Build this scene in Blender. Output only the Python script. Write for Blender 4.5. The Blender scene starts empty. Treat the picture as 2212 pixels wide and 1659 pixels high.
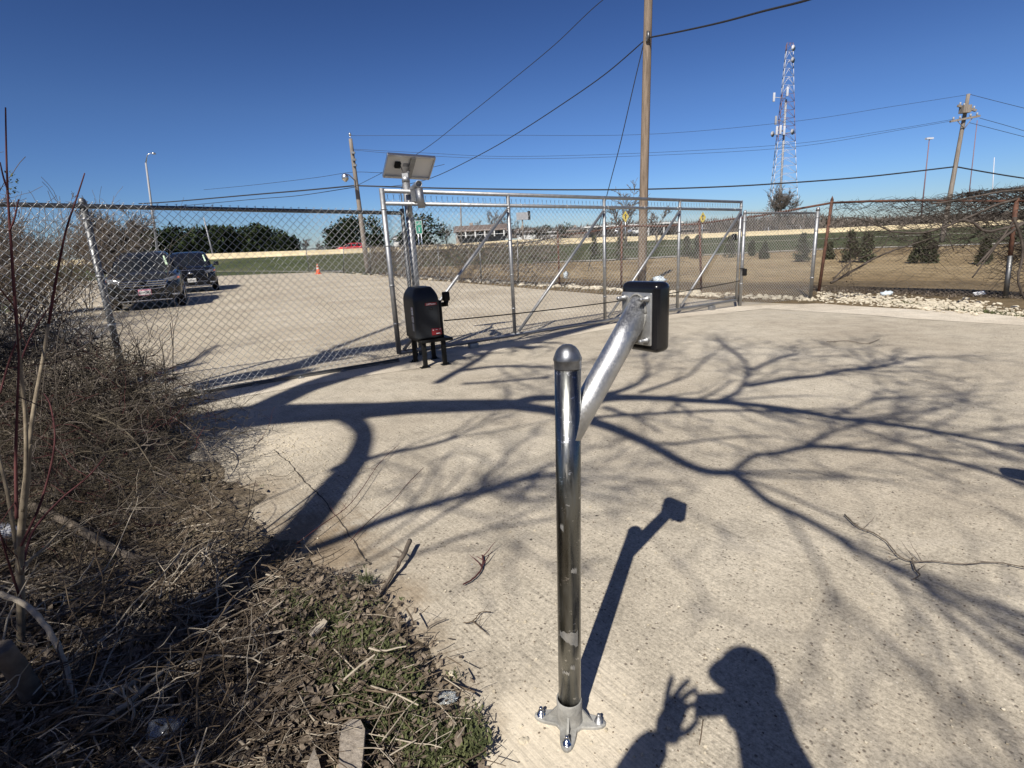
import bpy, math, random
import numpy as np
from mathutils import Vector, Matrix
random.seed(7)
sc = bpy.context.scene
V = Vector
R_ = math.radians
def lerp(a, b, t): return a+(b-a)*t
def sst(a, b, x):
    t = max(0., min(1., (x-a)/(b-a))); return t*t*(3-2*t)
U = random.uniform
# ------------------------------------------------------------ camera geometry (2212 x 1659 reading grid)
FPX = 1154.; HC = 1.28
def _n(v): return v/np.linalg.norm(v)
g_ = _n(np.array([238., 4449., FPX])); z_ = np.array([0, 0, 1.])
F_ = _n(z_-(z_@g_)*g_); Rr_ = np.cross(g_, F_); U_ = -g_
CAM = V((0, 0, HC))
def ray(u, v):
    d = np.array([(u-1106)/FPX, (v-829.5)/FPX, 1.]); return V((float(d@Rr_), float(d@F_), float(d@U_)))
def zbar(x): return lerp(1.9, .25, max(0, min(1, (x+75)/165)))
def gh(x, y):
    far = zbar(x)*sst(lerp(46, 68, sst(-5, -25, x)), 93, y)
    dip = -.08*sst(2, 4.6, x)*sst(7.6, 10, y)*(1-sst(22, 40, y))
    return far+dip
def G(u, v, dz=0.):
    r = ray(u, v); t0 = 0.; t = .5
    if r.z >= -1e-4: r = V((r.x, r.y, -1e-4))
    while t < 3000:
        p = CAM+r*t
        if p.z < gh(p.x, p.y)+dz: break
        t0 = t; t *= 1.05
    a, b = t0, t
    for _ in range(30):
        m = (a+b)/2; p = CAM+r*m
        if p.z < gh(p.x, p.y)+dz: b = m
        else: a = m
    return CAM+r*b
def W(u, v, D):
    r = ray(u, v); return CAM+r*(D/r.y)
SUN = -ray(1520, 1525).normalized()
AX = V((float(z_@Rr_), float(z_@F_), float(z_@U_)))   # view axis in world
AX = V((float(Rr_[2]), float(F_[2]), float(U_[2])))
# ------------------------------------------------------------ object helpers
def link(o): sc.collection.objects.link(o); return o
def tag(o, label=None, cat=None, group=None, kind=None):
    if label: o['label'] = label
    if cat: o['category'] = cat
    if group: o['group'] = group
    if kind: o['kind'] = kind
    return o
def thing(name, loc, label, cat, group=None, rz=0.):
    o = link(bpy.data.objects.new(name, None)); o.location = loc; o.rotation_euler = (0, 0, rz); o.empty_display_size = .1
    return tag(o, label, cat, group)
def frame(n, up=V((0, 0, 1))):
    n = n.normalized(); a = n.cross(up)
    if a.length < 1e-4: a = n.cross(V((1, 0, 0)))
    a.normalize(); return a, n.cross(a).normalized()
class MB:
    def __init__(s): s.v = []; s.f = []; s.sm = []
    def add(s, vs, fs, smooth=False):
        b = len(s.v); s.v += [tuple(p) for p in vs]; s.f += [tuple(i+b for i in f) for f in fs]; s.sm += [smooth]*len(fs); return s
    def tube(s, pts, r, n=6, cap=True):
        pts = [V(p) for p in pts]; m = len(pts)
        if m < 2: return s
        rs = r if isinstance(r, (list, tuple)) else [r]*m
        vs = []; fs = []; a0 = None
        for i, p in enumerate(pts):
            d = pts[min(i+1, m-1)]-pts[max(i-1, 0)]
            if d.length < 1e-9: d = V((0, 0, 1))
            d.normalize()
            if a0 is None: a, _ = frame(d)
            else:
                a = a0-d*a0.dot(d)
                a = a.normalized() if a.length > 1e-5 else frame(d)[0]
            a0 = a; b = d.cross(a)
            for k in range(n):
                t = 2*math.pi*k/n; vs.append(p+a*(rs[i]*math.cos(t))+b*(rs[i]*math.sin(t)))
        for i in range(m-1):
            for k in range(n): fs.append((i*n+k, i*n+(k+1) % n, (i+1)*n+(k+1) % n, (i+1)*n+k))
        s.add(vs, fs, True)
        if cap and n > 3:
            b = len(s.v)-len(vs); s.f += [tuple(b+k for k in range(n))[::-1], tuple(b+(m-1)*n+k for k in range(n))]; s.sm += [False]*2
        return s
    def box(s, c, size, ax=None, ay=None, az=None, bev=0.):
        ax = V(ax) if ax else V((1, 0, 0)); ay = V(ay) if ay else V((0, 1, 0)); az = V(az) if az else ax.cross(ay)
        c = V(c); hx, hy, hz = [q/2 for q in size]
        if bev <= 0:
            vs = [c+ax*(i*hx)+ay*(j*hy)+az*(k*hz) for i in (-1, 1) for j in (-1, 1) for k in (-1, 1)]
            return s.add(vs, [(0, 1, 3, 2), (4, 6, 7, 5), (0, 4, 5, 1), (2, 3, 7, 6), (0, 2, 6, 4), (1, 5, 7, 3)])
        # rounded box: rounded rect in ax/ay extruded along az with bevelled ends
        def ringp(o, z):
            r = max(bev-o, .0005); P = []
            for cx, cy, a0 in ((hx-bev, hy-bev, 0), (-hx+bev, hy-bev, 90), (-hx+bev, -hy+bev, 180), (hx-bev, -hy+bev, 270)):
                for q in range(5):
                    t = R_(a0+q*22.5); P.append(c+ax*(cx+r*math.cos(t))+ay*(cy+r*math.sin(t))+az*z)
            return P
        b2 = min(bev, hz*.9); rings = []
        for o, z in ((bev*.98, -hz), (bev*.5, -hz+b2*.13), (bev*.13, -hz+b2*.5), (0, -hz+b2), (0, hz-b2), (bev*.13, hz-b2*.5), (bev*.5, hz-b2*.13), (bev*.98, hz)): rings.append(ringp(o, z))
        return s.loft(rings, True, True)
    def loft(s, rings, closed=True, caps=False, smooth=True):
        n = len(rings[0]); vs = [p for r in rings for p in r]; fs = []
        for i in range(len(rings)-1):
            for k in range(n if closed else n-1): fs.append((i*n+k, i*n+(k+1) % n, (i+1)*n+(k+1) % n, (i+1)*n+k))
        if caps: fs += [tuple(range(n))[::-1], tuple((len(rings)-1)*n+k for k in range(n))]
        return s.add(vs, fs, smooth)
    def poly(s, pts): return s.add(pts, [tuple(range(len(pts)))])
    def prism(s, pts, d):
        d = V(d); n = len(pts); pts = [V(p) for p in pts]
        s.add(pts+[p+d for p in pts], [tuple(range(n))[::-1], tuple(range(n, 2*n))]+[(k, (k+1) % n, (k+1) % n+n, k+n) for k in range(n)]); return s
    def lathe(s, c, prof, n=24, axis=V((0, 0, 1))):
        a, b = frame(axis); axis = axis.normalized(); rings = []
        for r, z in prof: rings.append([V(c)+axis*z+a*(r*math.cos(2*math.pi*k/n))+b*(r*math.sin(2*math.pi*k/n)) for k in range(n)])
        return s.loft(rings, True, True)
    def blob(s, c, r, seed=0, sq=(1, 1, 1)):
        rnd = random.Random(seed); t = (1+5**.5)/2
        vs = [V(q).normalized() for q in [(-1, t, 0), (1, t, 0), (-1, -t, 0), (1, -t, 0), (0, -1, t), (0, 1, t), (0, -1, -t), (0, 1, -t), (t, 0, -1), (t, 0, 1), (-t, 0, -1), (-t, 0, 1)]]
        fs = [(0, 11, 5), (0, 5, 1), (0, 1, 7), (0, 7, 10), (0, 10, 11), (1, 5, 9), (5, 11, 4), (11, 10, 2), (10, 7, 6), (7, 1, 8), (3, 9, 4), (3, 4, 2), (3, 2, 6), (3, 6, 8), (3, 8, 9), (4, 9, 5), (2, 4, 11), (6, 2, 10), (8, 6, 7), (9, 8, 1)]
        return s.add([V(c)+V((v.x*sq[0], v.y*sq[1], v.z*sq[2]))*(r*rnd.uniform(.7, 1.2)) for v in vs], fs)
    def build(s, name, m, parent=None, loc=None):
        """world-space verts; parent keeps world placement because the thing's matrix is undone here"""
        me = bpy.data.meshes.new(name)
        vs = s.v
        org = V((0, 0, 0))
        if parent is not None:
            ro = parent; mats = []
            while ro is not None: mats.append(ro); ro = ro.parent
            M = Matrix.Identity(4)
            for q in mats: M = (Matrix.Translation(q.location) @ q.rotation_euler.to_matrix().to_4x4()) @ M
            Mi = M.inverted(); vs = [tuple(Mi @ V(p)) for p in s.v]
        elif loc is not None:
            org = V(loc); vs = [(p[0]-org.x, p[1]-org.y, p[2]-org.z) for p in s.v]
        me.from_pydata(vs, [], s.f); me.polygons.foreach_set('use_smooth', s.sm); me.update()
        for mm in (m if isinstance(m, list) else [m]): me.materials.append(mm)
        o = link(bpy.data.objects.new(name, me)); o.parent = parent
        if parent is None: o.location = org
        return o
def textmesh(name, txt, size, m, parent, M, ext=.001, align='CENTER'):
    cu = bpy.data.curves.new('t', 'FONT'); cu.body = txt; cu.size = size; cu.extrude = ext; cu.align_x = align; cu.align_y = 'CENTER'; cu.resolution_u = 3
    o = bpy.data.objects.new('t', cu); link(o); bpy.context.view_layer.update()
    me = bpy.data.meshes.new_from_object(o.evaluated_get(bpy.context.evaluated_depsgraph_get())); bpy.data.objects.remove(o)
    b = MB(); b.add([M @ v.co for v in me.vertices], [tuple(p.vertices) for p in me.polygons])
    return b.build(name, m, parent)
def copy_tree(o, parent=None):
    c = o.copy(); link(c); c.parent = parent
    for ch in list(o.children): copy_tree(ch, c)
    return c
# ------------------------------------------------------------ materials
class NT:
    def __init__(s, name):
        s.m = bpy.data.materials.new(name); s.m.use_nodes = True; s.t = s.m.node_tree; s.t.nodes.clear()
        s.o = s.n('ShaderNodeOutputMaterial'); s.b = s.n('ShaderNodeBsdfPrincipled'); s.l(s.b.outputs[0], s.o.inputs[0])
    def n(s, k, **kw):
        x = s.t.nodes.new(k)
        for a, b in kw.items(): setattr(x, a, b)
        return x
    def l(s, a, b): s.t.links.new(a, b)
    def pos(s, scale=(1, 1, 1), rot=0., obj=False):
        if obj: src = s.n('ShaderNodeTexCoord').outputs['Object']
        else: src = s.n('ShaderNodeNewGeometry').outputs['Position']
        mp = s.n('ShaderNodeMapping'); mp.inputs['Scale'].default_value = scale; mp.inputs['Rotation'].default_value = (0, 0, rot)
        if rot:
            mp2 = s.n('ShaderNodeMapping'); mp2.inputs['Rotation'].default_value = (0, 0, rot); s.l(src, mp2.inputs[0]); mp.inputs['Rotation'].default_value = (0, 0, 0); s.l(mp2.outputs[0], mp.inputs[0])
        else: s.l(src, mp.inputs[0])
        return mp.outputs[0]
    def noise(s, sc_, det=4, rough=.6, vec=None, w=None):
        x = s.n('ShaderNodeTexNoise'); x.inputs['Scale'].default_value = sc_; x.inputs['Detail'].default_value = det; x.inputs['Roughness'].default_value = rough
        s.l(vec if vec is not None else s.pos(), x.inputs['Vector']); return x.outputs[0]
    def vor(s, sc_, vec=None, feat='F1', out='Distance', rnd=1.):
        x = s.n('ShaderNodeTexVoronoi'); x.feature = feat; x.inputs['Scale'].default_value = sc_; x.inputs['Randomness'].default_value = rnd
        s.l(vec if vec is not None else s.pos(), x.inputs['Vector']); return x.outputs[out]
    def ramp(s, fac, st, interp='LINEAR'):
        x = s.n('ShaderNodeValToRGB'); x.color_ramp.interpolation = interp; e = x.color_ramp.elements
        while len(e) < len(st): e.new(.5)
        for i, (p, c) in enumerate(st): e[i].position = p; e[i].color = (c, c, c, 1) if isinstance(c, (int, float)) else (*c, 1)
        s.l(fac, x.inputs[0]); return x.outputs[0]
    def mix(s, f, a, b, mode='MIX'):
        x = s.n('ShaderNodeMix'); x.data_type = 'RGBA'; x.blend_type = mode
        for v, i in ((f, 0), (a, 6), (b, 7)):
            if isinstance(v, (int, float)): x.inputs[i].default_value = v if i == 0 else (v, v, v, 1)
            elif isinstance(v, tuple): x.inputs[i].default_value = (*v, 1)
            else: s.l(v, x.inputs[i])
        return x.outputs[2]
    def math(s, op, a, b=0.):
        x = s.n('ShaderNodeMath', operation=op)
        for i, v in enumerate((a, b)):
            if isinstance(v, (int, float)): x.inputs[i].default_value = v
            else: s.l(v, x.inputs[i])
        return x.outputs[0]
    def bump(s, h, st=.3, d=.01):
        x = s.n('ShaderNodeBump'); x.inputs['Strength'].default_value = st; x.inputs['Distance'].default_value = d; s.l(h, x.inputs['Height']); s.l(x.outputs[0], s.b.inputs['Normal'])
    def out(s, col=None, rough=.7, metal=0., spec=None):
        if col is not None:
            if isinstance(col, tuple): s.b.inputs['Base Color'].default_value = (*col, 1)
            else: s.l(col, s.b.inputs['Base Color'])
        if isinstance(rough, (int, float)): s.b.inputs['Roughness'].default_value = rough
        else: s.l(rough, s.b.inputs['Roughness'])
        s.b.inputs['Metallic'].default_value = metal
        if spec is not None: s.b.inputs['Specular IOR Level'].default_value = spec
        return s.m
def simple(name, col, rough=.6, metal=0., var=.25, scale=8., bump=0., spec=None, dark=None):
    t = NT(name); p = t.pos(obj=True); nn = t.noise(scale, 5, .65, p)
    c2 = tuple(q*(1-var) for q in col) if dark is None else dark; c3 = tuple(min(1, q*(1+var)) for q in col)
    c = t.ramp(nn, [(.32, c2), (.5, col), (.7, c3)])
    if bump: t.bump(t.noise(scale*3, 4, .6, p), bump, .01)
    return t.out(c, rough, metal, spec)
def galv(name, base=.55, rough=.32, sc_=30., dark=.6):
    t = NT(name); p = t.pos(obj=True)
    a = t.vor(sc_, p, 'F1', 'Color'); n2 = t.noise(sc_*.5, 5, .7, p); n3 = t.noise(sc_*4, 3, .6, p)
    bw = t.n('ShaderNodeRGBToBW'); t.l(a, bw.inputs[0])
    f = t.mix(.35, t.ramp(n2, [(.3, dark), (.7, 1.)]), t.ramp(bw.outputs[0], [(0, .7), (1, 1.)]))
    c = t.mix(1., (base, base*1.01, base*1.02), f, 'MULTIPLY')
    ro = t.ramp(n3, [(.3, rough*.8), (.7, rough*1.5)]); t.bump(n2, .08, .002)
    return t.out(c, ro, 1.)
M = {}
def concrete(name, broom, tint=(1, 1, 1), coarse=1.):
    t = NT(name)
    big = t.noise(.55, 6, .6); mid = t.noise(4., 6, .65); fine = t.noise(95., 6, .8)
    c = t.ramp(big, [(.3, (.35*tint[0], .302*tint[1], .232*tint[2])), (.52, (.43*tint[0], .38*tint[1], .297*tint[2])), (.72, (.51*tint[0], .46*tint[1], .37*tint[2]))])
    c = t.mix(.8, c, t.ramp(mid, [(.3, .74), (.5, 1.), (.7, 1.16)]), 'MULTIPLY')
    c = t.mix(1., c, t.ramp(fine, [(.32, .5), (.5, 1.), (.68, 1.4)]), 'MULTIPLY')
    # pits and pebbles
    v1 = t.vor(48.*coarse, t.mix(.02, t.pos(), t.vor(20., out='Color'))); m1 = t.ramp(v1, [(.14, 1.), (.26, 0.)])
    sel = t.ramp(t.noise(9., 3), [(.5, 0.), (.62, 1.)])
    c = t.mix(t.math('MULTIPLY', m1, t.math('ADD', .35, sel)), c, (.16, .135, .105))
    v2 = t.vor(38.*coarse, t.pos((1, 1, 1), .7)); m2 = t.ramp(v2, [(.07, 1.), (.13, 0.)])
    c = t.mix(t.math('MULTIPLY', m2, .8), c, (.62, .57, .47))
    v3 = t.vor(7.); m3 = t.ramp(v3, [(.035, 1.), (.06, 0.)])
    c = t.mix(m3, c, (.06, .05, .04))
    # pale dust streaks running along the drive
    st = t.noise(1.3, 5, .6, t.pos((.5, 2.2, 1), .0)); c = t.mix(t.ramp(st, [(.58, 0.), (.75, .38)]), c, (.56, .50, .41))
    if broom:
        for (du, dv), rad, am in (((1215, 1590), .30, .8), ((1100, 1650), .22, .6), ((1300, 1500), .16, .45), ((500, 905), .5, .5), ((620, 955), .45, .5), ((860, 1320), .22, .45)):
            g0 = G(du, dv); dn = t.n('ShaderNodeVectorMath', operation='DISTANCE'); t.l(t.pos(), dn.inputs[0]); dn.inputs[1].default_value = g0
            dd = t.math('ADD', t.math('DIVIDE', dn.outputs['Value'], rad), t.math('MULTIPLY', t.math('SUBTRACT', t.noise(7., 5, .7), .5), 1.3))
            c = t.mix(t.math('MULTIPLY', t.ramp(dd, [(.3, 1.), (1., 0.)]), am), c, t.mix(1., (.66, .58, .45), t.ramp(fine, [(.3, .8), (.6, 1.05)]), 'MULTIPLY'))
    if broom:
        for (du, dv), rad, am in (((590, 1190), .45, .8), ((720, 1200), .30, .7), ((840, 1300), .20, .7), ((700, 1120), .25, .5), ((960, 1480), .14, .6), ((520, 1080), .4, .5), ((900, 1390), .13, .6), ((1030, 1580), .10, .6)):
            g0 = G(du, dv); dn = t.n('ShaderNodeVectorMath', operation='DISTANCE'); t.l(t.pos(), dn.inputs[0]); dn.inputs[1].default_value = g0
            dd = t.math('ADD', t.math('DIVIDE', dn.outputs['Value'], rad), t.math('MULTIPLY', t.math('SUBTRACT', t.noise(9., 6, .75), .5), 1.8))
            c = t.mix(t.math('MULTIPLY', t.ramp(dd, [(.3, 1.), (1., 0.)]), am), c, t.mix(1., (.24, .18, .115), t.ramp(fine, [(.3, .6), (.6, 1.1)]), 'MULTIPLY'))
    h = t.math('ADD', fine, t.math('MULTIPLY', m1, -.8))
    if broom:
        b = t.noise(1., 3, .5, t.pos((130, 4, 1), BROOM)); msk = t.ramp(t.noise(1.1, 3), [(.35, .2), (.6, 1.)])
        c = t.mix(t.math('MULTIPLY', msk, .75), c, t.mix(1., c, t.ramp(b, [(.35, .72), (.5, 1.), (.65, 1.12)]), 'MULTIPLY'))
        h = t.math('ADD', h, t.math('MULTIPLY', b, 1.2))
    t.bump(h, .35, .004)
    return t.out(c, .9, 0, .25)
_a = G(900, 1330); _b = G(1180, 1620); BROOM = -math.atan2(_b.y-_a.y, _b.x-_a.x)+math.pi/2
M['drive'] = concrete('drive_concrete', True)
M['lot'] = concrete('lot_concrete', False, (1.0, .98, .95), .7)
M['pale'] = concrete('pale_concrete', False, (1.28, 1.28, 1.3), 1.)
M['joint'] = simple('joint_dirt', (.05, .04, .03), .95)
def soil():
    t = NT('soil'); a = t.noise(3., 6, .7); f = t.noise(40., 6, .75)
    c = t.ramp(a, [(.3, (.09, .068, .045)), (.5, (.19, .15, .10)), (.7, (.34, .28, .20))])
    c = t.mix(1., c, t.ramp(f, [(.3, .5), (.5, 1.), (.7, 1.3)]), 'MULTIPLY'); t.bump(t.math('ADD', f, a), .8, .02); return t.out(c, .95, 0, .2)
M['soil'] = soil()
def turf(name, c1, c2, c3, s1=.12, s2=2.5):
    t = NT(name); a = t.noise(s1, 6, .65); f = t.noise(s2, 6, .75, t.pos((1, .5, 1))); ff = t.noise(14, 4, .8)
    c = t.ramp(a, [(.33, c1), (.5, c2), (.68, c3)]); c = t.mix(1., c, t.ramp(f, [(.3, .6), (.5, 1.), (.7, 1.35)]), 'MULTIPLY')
    c = t.mix(.8, c, t.ramp(ff, [(.3, .6), (.5, 1.), (.7, 1.3)]), 'MULTIPLY'); t.bump(t.math('ADD', f, ff), .8, .05); return t.out(c, .95, 0, .15)
M['grass'] = turf('grass_bank', (.05, .06, .026), (.07, .083, .036), (.11, .108, .058))
M['field'] = turf('dry_field', (.19, .135, .07), (.30, .225, .125), (.40, .315, .19))
M['rough'] = turf('rough_strip', (.10, .075, .045), (.17, .125, .07), (.20, .15, .09), .5, 8)
M['road'] = simple('pale_road', (.36, .33, .28), .9, 0, .2, 2.)
M['galv'] = galv('galvanized_pipe', .46, .5)
M['galvdark'] = galv('weathered_galvanized', .24, .48, 22, .45)
M['wire'] = simple('galvanized_wire', (.46, .465, .465), .42, .65, .12, 9)
M['wireold'] = simple('old_wire', (.17, .145, .12), .7, .3, .3, 20)
M['rust'] = simple('rust_pipe', (.10, .045, .028), .85, 0, .45, 14, .3)
M['black'] = simple('black_plastic', (.018, .020, .023), .45, 0, .15, 6, .04, .3)
M['blackgloss'] = simple('black_gloss', (.010, .010, .012), .22, 0, .15, 6)
M['blackmetal'] = simple('black_painted_steel', (.008, .008, .008), .5, 0, .2, 10, 0, .2)
M['capmetal'] = simple('zinc_cap', (.22, .23, .25), .42, .9, .3, 40)
M['castmetal'] = simple('cast_aluminium', (.30, .295, .275), .7, .25, .35, 25, .25)
M['zincplate'] = simple('zinc_plate', (.46, .46, .45), .5, .85, .2, 30, .1)
M['cable'] = simple('black_cable', (.02, .02, .022), .6)
M['white'] = simple('white_label', (.75, .75, .74), .6, 0, .06)
M['red'] = simple('red_label', (.20, .01, .015), .5, 0, .1)
M['backsheet'] = simple('panel_backsheet', (.80, .78, .74), .8, 0, .03, 4)
M['alu'] = simple('aluminium', (.68, .68, .69), .35, 1., .08, 5)
M['cell'] = simple('solar_cell', (.01, .015, .05), .15)
M['grey'] = simple('grey_label', (.30, .30, .31), .6)
M['carpaint'] = simple('charcoal_paint', (.030, .032, .034), .22, .35, .08, 2)
M['carblue'] = simple('dark_navy_paint', (.013, .015, .021), .2, .35, .08, 2)
M['carred'] = simple('red_paint', (.55, .015, .02), .3, .1, .08, 2)
M['glass'] = simple('dark_glass', (.012, .014, .016), .07, 0, .2, 3)
M['chrome'] = simple('chrome', (.62, .63, .65), .18, 1., .05)
M['tyre'] = simple('tyre_rubber', (.012, .012, .012), .85)
M['lamp'] = simple('headlamp', (.28, .29, .31), .12, .3)
M['amber'] = simple('amber_lens', (.6, .16, .1), .3)
M['sticker'] = simple('pale_green_sticker', (.55, .70, .50), .6)
M['plateframe'] = simple('pink_plate', (.62, .25, .33), .5)
M['text'] = simple('dark_text', (.02, .02, .03), .6)
def wood(name, a, b, s=3.):
    t = NT(name); n1 = t.noise(s, 6, .7, t.pos((8, 8, .6), 0, True)); c = t.ramp(n1, [(.3, a), (.6, b)]); t.bump(n1, .5, .02); return t.out(c, .9, 0, .2)
M['pole'] = wood('pole_wood', (.10, .075, .055), (.26, .20, .148))
M['pole2'] = wood('grey_pole_wood', (.12, .10, .08), (.27, .235, .20))
M['plank'] = wood('plank_wood', (.17, .14, .11), (.38, .33, .27), 6)
def bark(name, a, b, s=9.): return simple(name, tuple((x+y)/2 for x, y in zip(a, b)), .9, 0, .0, s, .4, .15) if False else _bark(name, a, b, s)
def _bark(name, a, b, s):
    t = NT(name); n1 = t.noise(s, 5, .7); c = t.ramp(n1, [(.32, a), (.68, b)]); t.bump(t.noise(s*4, 3), .4, .005); return t.out(c, .88, 0, .2)
M['twig'] = bark('twig_bark', (.06, .043, .03), (.17, .13, .09), 5)
M['twigpale'] = bark('pale_twig', (.24, .20, .15), (.48, .42, .33), 6)
M['twiggrey'] = bark('grey_twig', (.075, .062, .052), (.21, .178, .15), 3)
M['brush'] = bark('brush_twig', (.022, .018, .014), (.15, .125, .09), 6)
M['redtwig'] = bark('red_twig', (.05, .018, .02), (.13, .05, .048), 8)
M['sapbark'] = bark('sapling_bark', (.13, .105, .075), (.30, .25, .18), 14)
M['treebark'] = bark('tree_bark', (.08, .065, .05), (.2, .165, .13), 10)
M['vine'] = bark('vine_stem', (.028, .022, .018), (.115, .095, .08), 5)
M['needle'] = bark('evergreen_needles', (.012, .020, .008), (.045, .062, .020), .8)
M['cedar'] = bark('young_cedar', (.05, .065, .036), (.17, .18, .10), 9)
M['deadleaf'] = bark('dead_leaf', (.05, .038, .027), (.28, .225, .17), 30)
M['weed'] = bark('weed_leaf', (.032, .042, .015), (.125, .135, .06), 14)
M['rock'] = bark('limestone', (.34, .29, .21), (.62, .56, .44), 9)
M['barrier'] = simple('cream_barrier', (.62, .51, .32), .85, 0, .14, .35)
M['roof'] = simple('brown_shingle', (.13, .10, .085), .9, 0, .25, .8)
M['roofdark'] = simple('dark_roof', (.08, .075, .07), .9, 0, .25, .8)
M['wallb'] = simple('tan_siding', (.27, .22, .18), .9, 0, .1, .5)
M['wallw'] = simple('white_siding', (.62, .61, .58), .8, 0, .1, .5)
M['windowdark'] = simple('far_window', (.03, .035, .04), .2)
M['orange'] = simple('orange_cone', (.75, .12, .03), .5, 0, .1)
M['green'] = simple('green_sign', (.01, .20, .13), .5, 0, .1)
M['yellow'] = simple('yellow_sign', (.50, .38, .06), .6, 0, .1)
M['towerwhite'] = simple('tower_white', (.50, .51, .55), .6)
M['towerred'] = simple('tower_red', (.19, .11, .12), .6)
M['bag'] = simple('pale_plastic_bag', (.55, .62, .66), .25, 0, .15, 8)
M['paper'] = simple('white_paper', (.8, .8, .8), .7, 0, .05)
def clearplastic():
    t = NT('clear_plastic'); t.b.inputs['Transmission Weight'].default_value = .75; t.b.inputs['IOR'].default_value = 1.3; return t.out((.8, .85, .88), .12, 0)
M['clear'] = clearplastic()
M['skin'] = simple('skin', (.42, .25, .18), .6); M['shirt'] = simple('shirt', (.06, .08, .12), .9); M['cap'] = simple('cap_cloth', (.03, .03, .035), .9); M['phone'] = simple('phone_body', (.03, .03, .03), .3)
M['jeans'] = simple('jeans', (.05, .07, .12), .9)
# ------------------------------------------------------------ camera, sky, sun
cam = bpy.data.objects.new('camera', bpy.data.cameras.new('camera')); link(cam)
cx = V((float(Rr_[0]), float(F_[0]), float(U_[0]))); cy = -V((float(Rr_[1]), float(F_[1]), float(U_[1]))); cz = -AX
cam.matrix_world = Matrix(((cx.x, cy.x, cz.x, 0), (cx.y, cy.y, cz.y, 0), (cx.z, cy.z, cz.z, HC), (0, 0, 0, 1)))
cam.data.sensor_width = 36; cam.data.lens = FPX/2212*36; cam.data.clip_start = .02; cam.data.clip_end = 6000
sc.camera = cam
w = bpy.data.worlds.new('World'); sc.world = w; w.use_nodes = True; nt = w.node_tree; nt.nodes.clear()
sk = nt.nodes.new('ShaderNodeTexSky'); sk.sky_type = 'NISHITA'; sk.sun_disc = False
elev = math.asin(SUN.z); az = math.atan2(SUN.x, SUN.y)
sk.sun_elevation = elev; sk.sun_rotation = az; sk.air_density = 1.0; sk.dust_density = .15; sk.ozone_density = 3.0; sk.altitude = 200
bg = nt.nodes.new('ShaderNodeBackground'); bg.inputs[1].default_value = .0565; wo = nt.nodes.new('ShaderNodeOutputWorld')
ga = nt.nodes.new('ShaderNodeGamma'); ga.inputs[1].default_value = 1.66; ti = nt.nodes.new('ShaderNodeMix'); ti.data_type = 'RGBA'; ti.blend_type = 'MULTIPLY'; ti.inputs[0].default_value = 1; ti.inputs[7].default_value = (.298, .30, .345, 1)
nt.links.new(sk.outputs[0], ga.inputs[0]); nt.links.new(ga.outputs[0], ti.inputs[6]); tc = nt.nodes.new('ShaderNodeTexCoord'); sx_ = nt.nodes.new('ShaderNodeSeparateXYZ'); rp = nt.nodes.new('ShaderNodeValToRGB'); rp.color_ramp.elements[0].position = .0; rp.color_ramp.elements[0].color = (.56, .67, .92, 1); rp.color_ramp.elements[1].position = .22; rp.color_ramp.elements[1].color = (1, 1, 1, 1); e_ = rp.color_ramp.elements.new(.09); e_.color = (.74, .83, .98, 1); t2_ = nt.nodes.new('ShaderNodeMix'); t2_.data_type = 'RGBA'; t2_.blend_type = 'MULTIPLY'; t2_.inputs[0].default_value = 1
nt.links.new(tc.outputs['Generated'], sx_.inputs[0]); nt.links.new(sx_.outputs[2], rp.inputs[0]); nt.links.new(ti.outputs[2], t2_.inputs[6]); nt.links.new(rp.outputs[0], t2_.inputs[7]); 
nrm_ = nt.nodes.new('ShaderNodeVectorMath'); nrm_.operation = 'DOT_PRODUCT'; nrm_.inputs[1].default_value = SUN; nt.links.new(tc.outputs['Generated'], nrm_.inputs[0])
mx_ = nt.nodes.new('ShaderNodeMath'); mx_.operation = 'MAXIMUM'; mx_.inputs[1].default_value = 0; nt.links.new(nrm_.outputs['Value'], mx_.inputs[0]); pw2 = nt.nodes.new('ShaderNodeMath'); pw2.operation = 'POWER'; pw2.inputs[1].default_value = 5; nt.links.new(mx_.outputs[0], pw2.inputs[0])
au = nt.nodes.new('ShaderNodeMix'); au.data_type = 'RGBA'; au.blend_type = 'MULTIPLY'; au.inputs[0].default_value = 1; au.inputs[6].default_value = (2.4, 2.0, 1.4, 1); nt.links.new(pw2.outputs[0], au.inputs[7])  # broad warm glow around the sun, added to the sky to fill shadows
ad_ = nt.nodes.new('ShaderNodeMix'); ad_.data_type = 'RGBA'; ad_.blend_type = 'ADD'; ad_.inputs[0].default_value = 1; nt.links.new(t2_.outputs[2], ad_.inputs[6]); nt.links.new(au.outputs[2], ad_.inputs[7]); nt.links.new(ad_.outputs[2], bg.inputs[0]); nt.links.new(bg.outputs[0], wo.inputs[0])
su = bpy.data.lights.new('sun', 'SUN'); su.energy = 5.0; su.angle = R_(.53); su.color = (1, .95, .87)
so = link(bpy.data.objects.new('sun', su)); so.rotation_euler = SUN.to_track_quat('Z', 'Y').to_euler(); so.location = (0, -5, 12)
sc.view_settings.view_transform = 'Standard'; sc.view_settings.look = 'None'; sc.view_settings.gamma = 1; sc.view_settings.exposure = 0.36
sc.cycles.max_bounces = 6; sc.cycles.use_denoising = True; sc.cycles.denoising_input_passes = 'RGB_ALBEDO_NORMAL'; sc.cycles.denoising_prefilter = 'ACCURATE'
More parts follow.
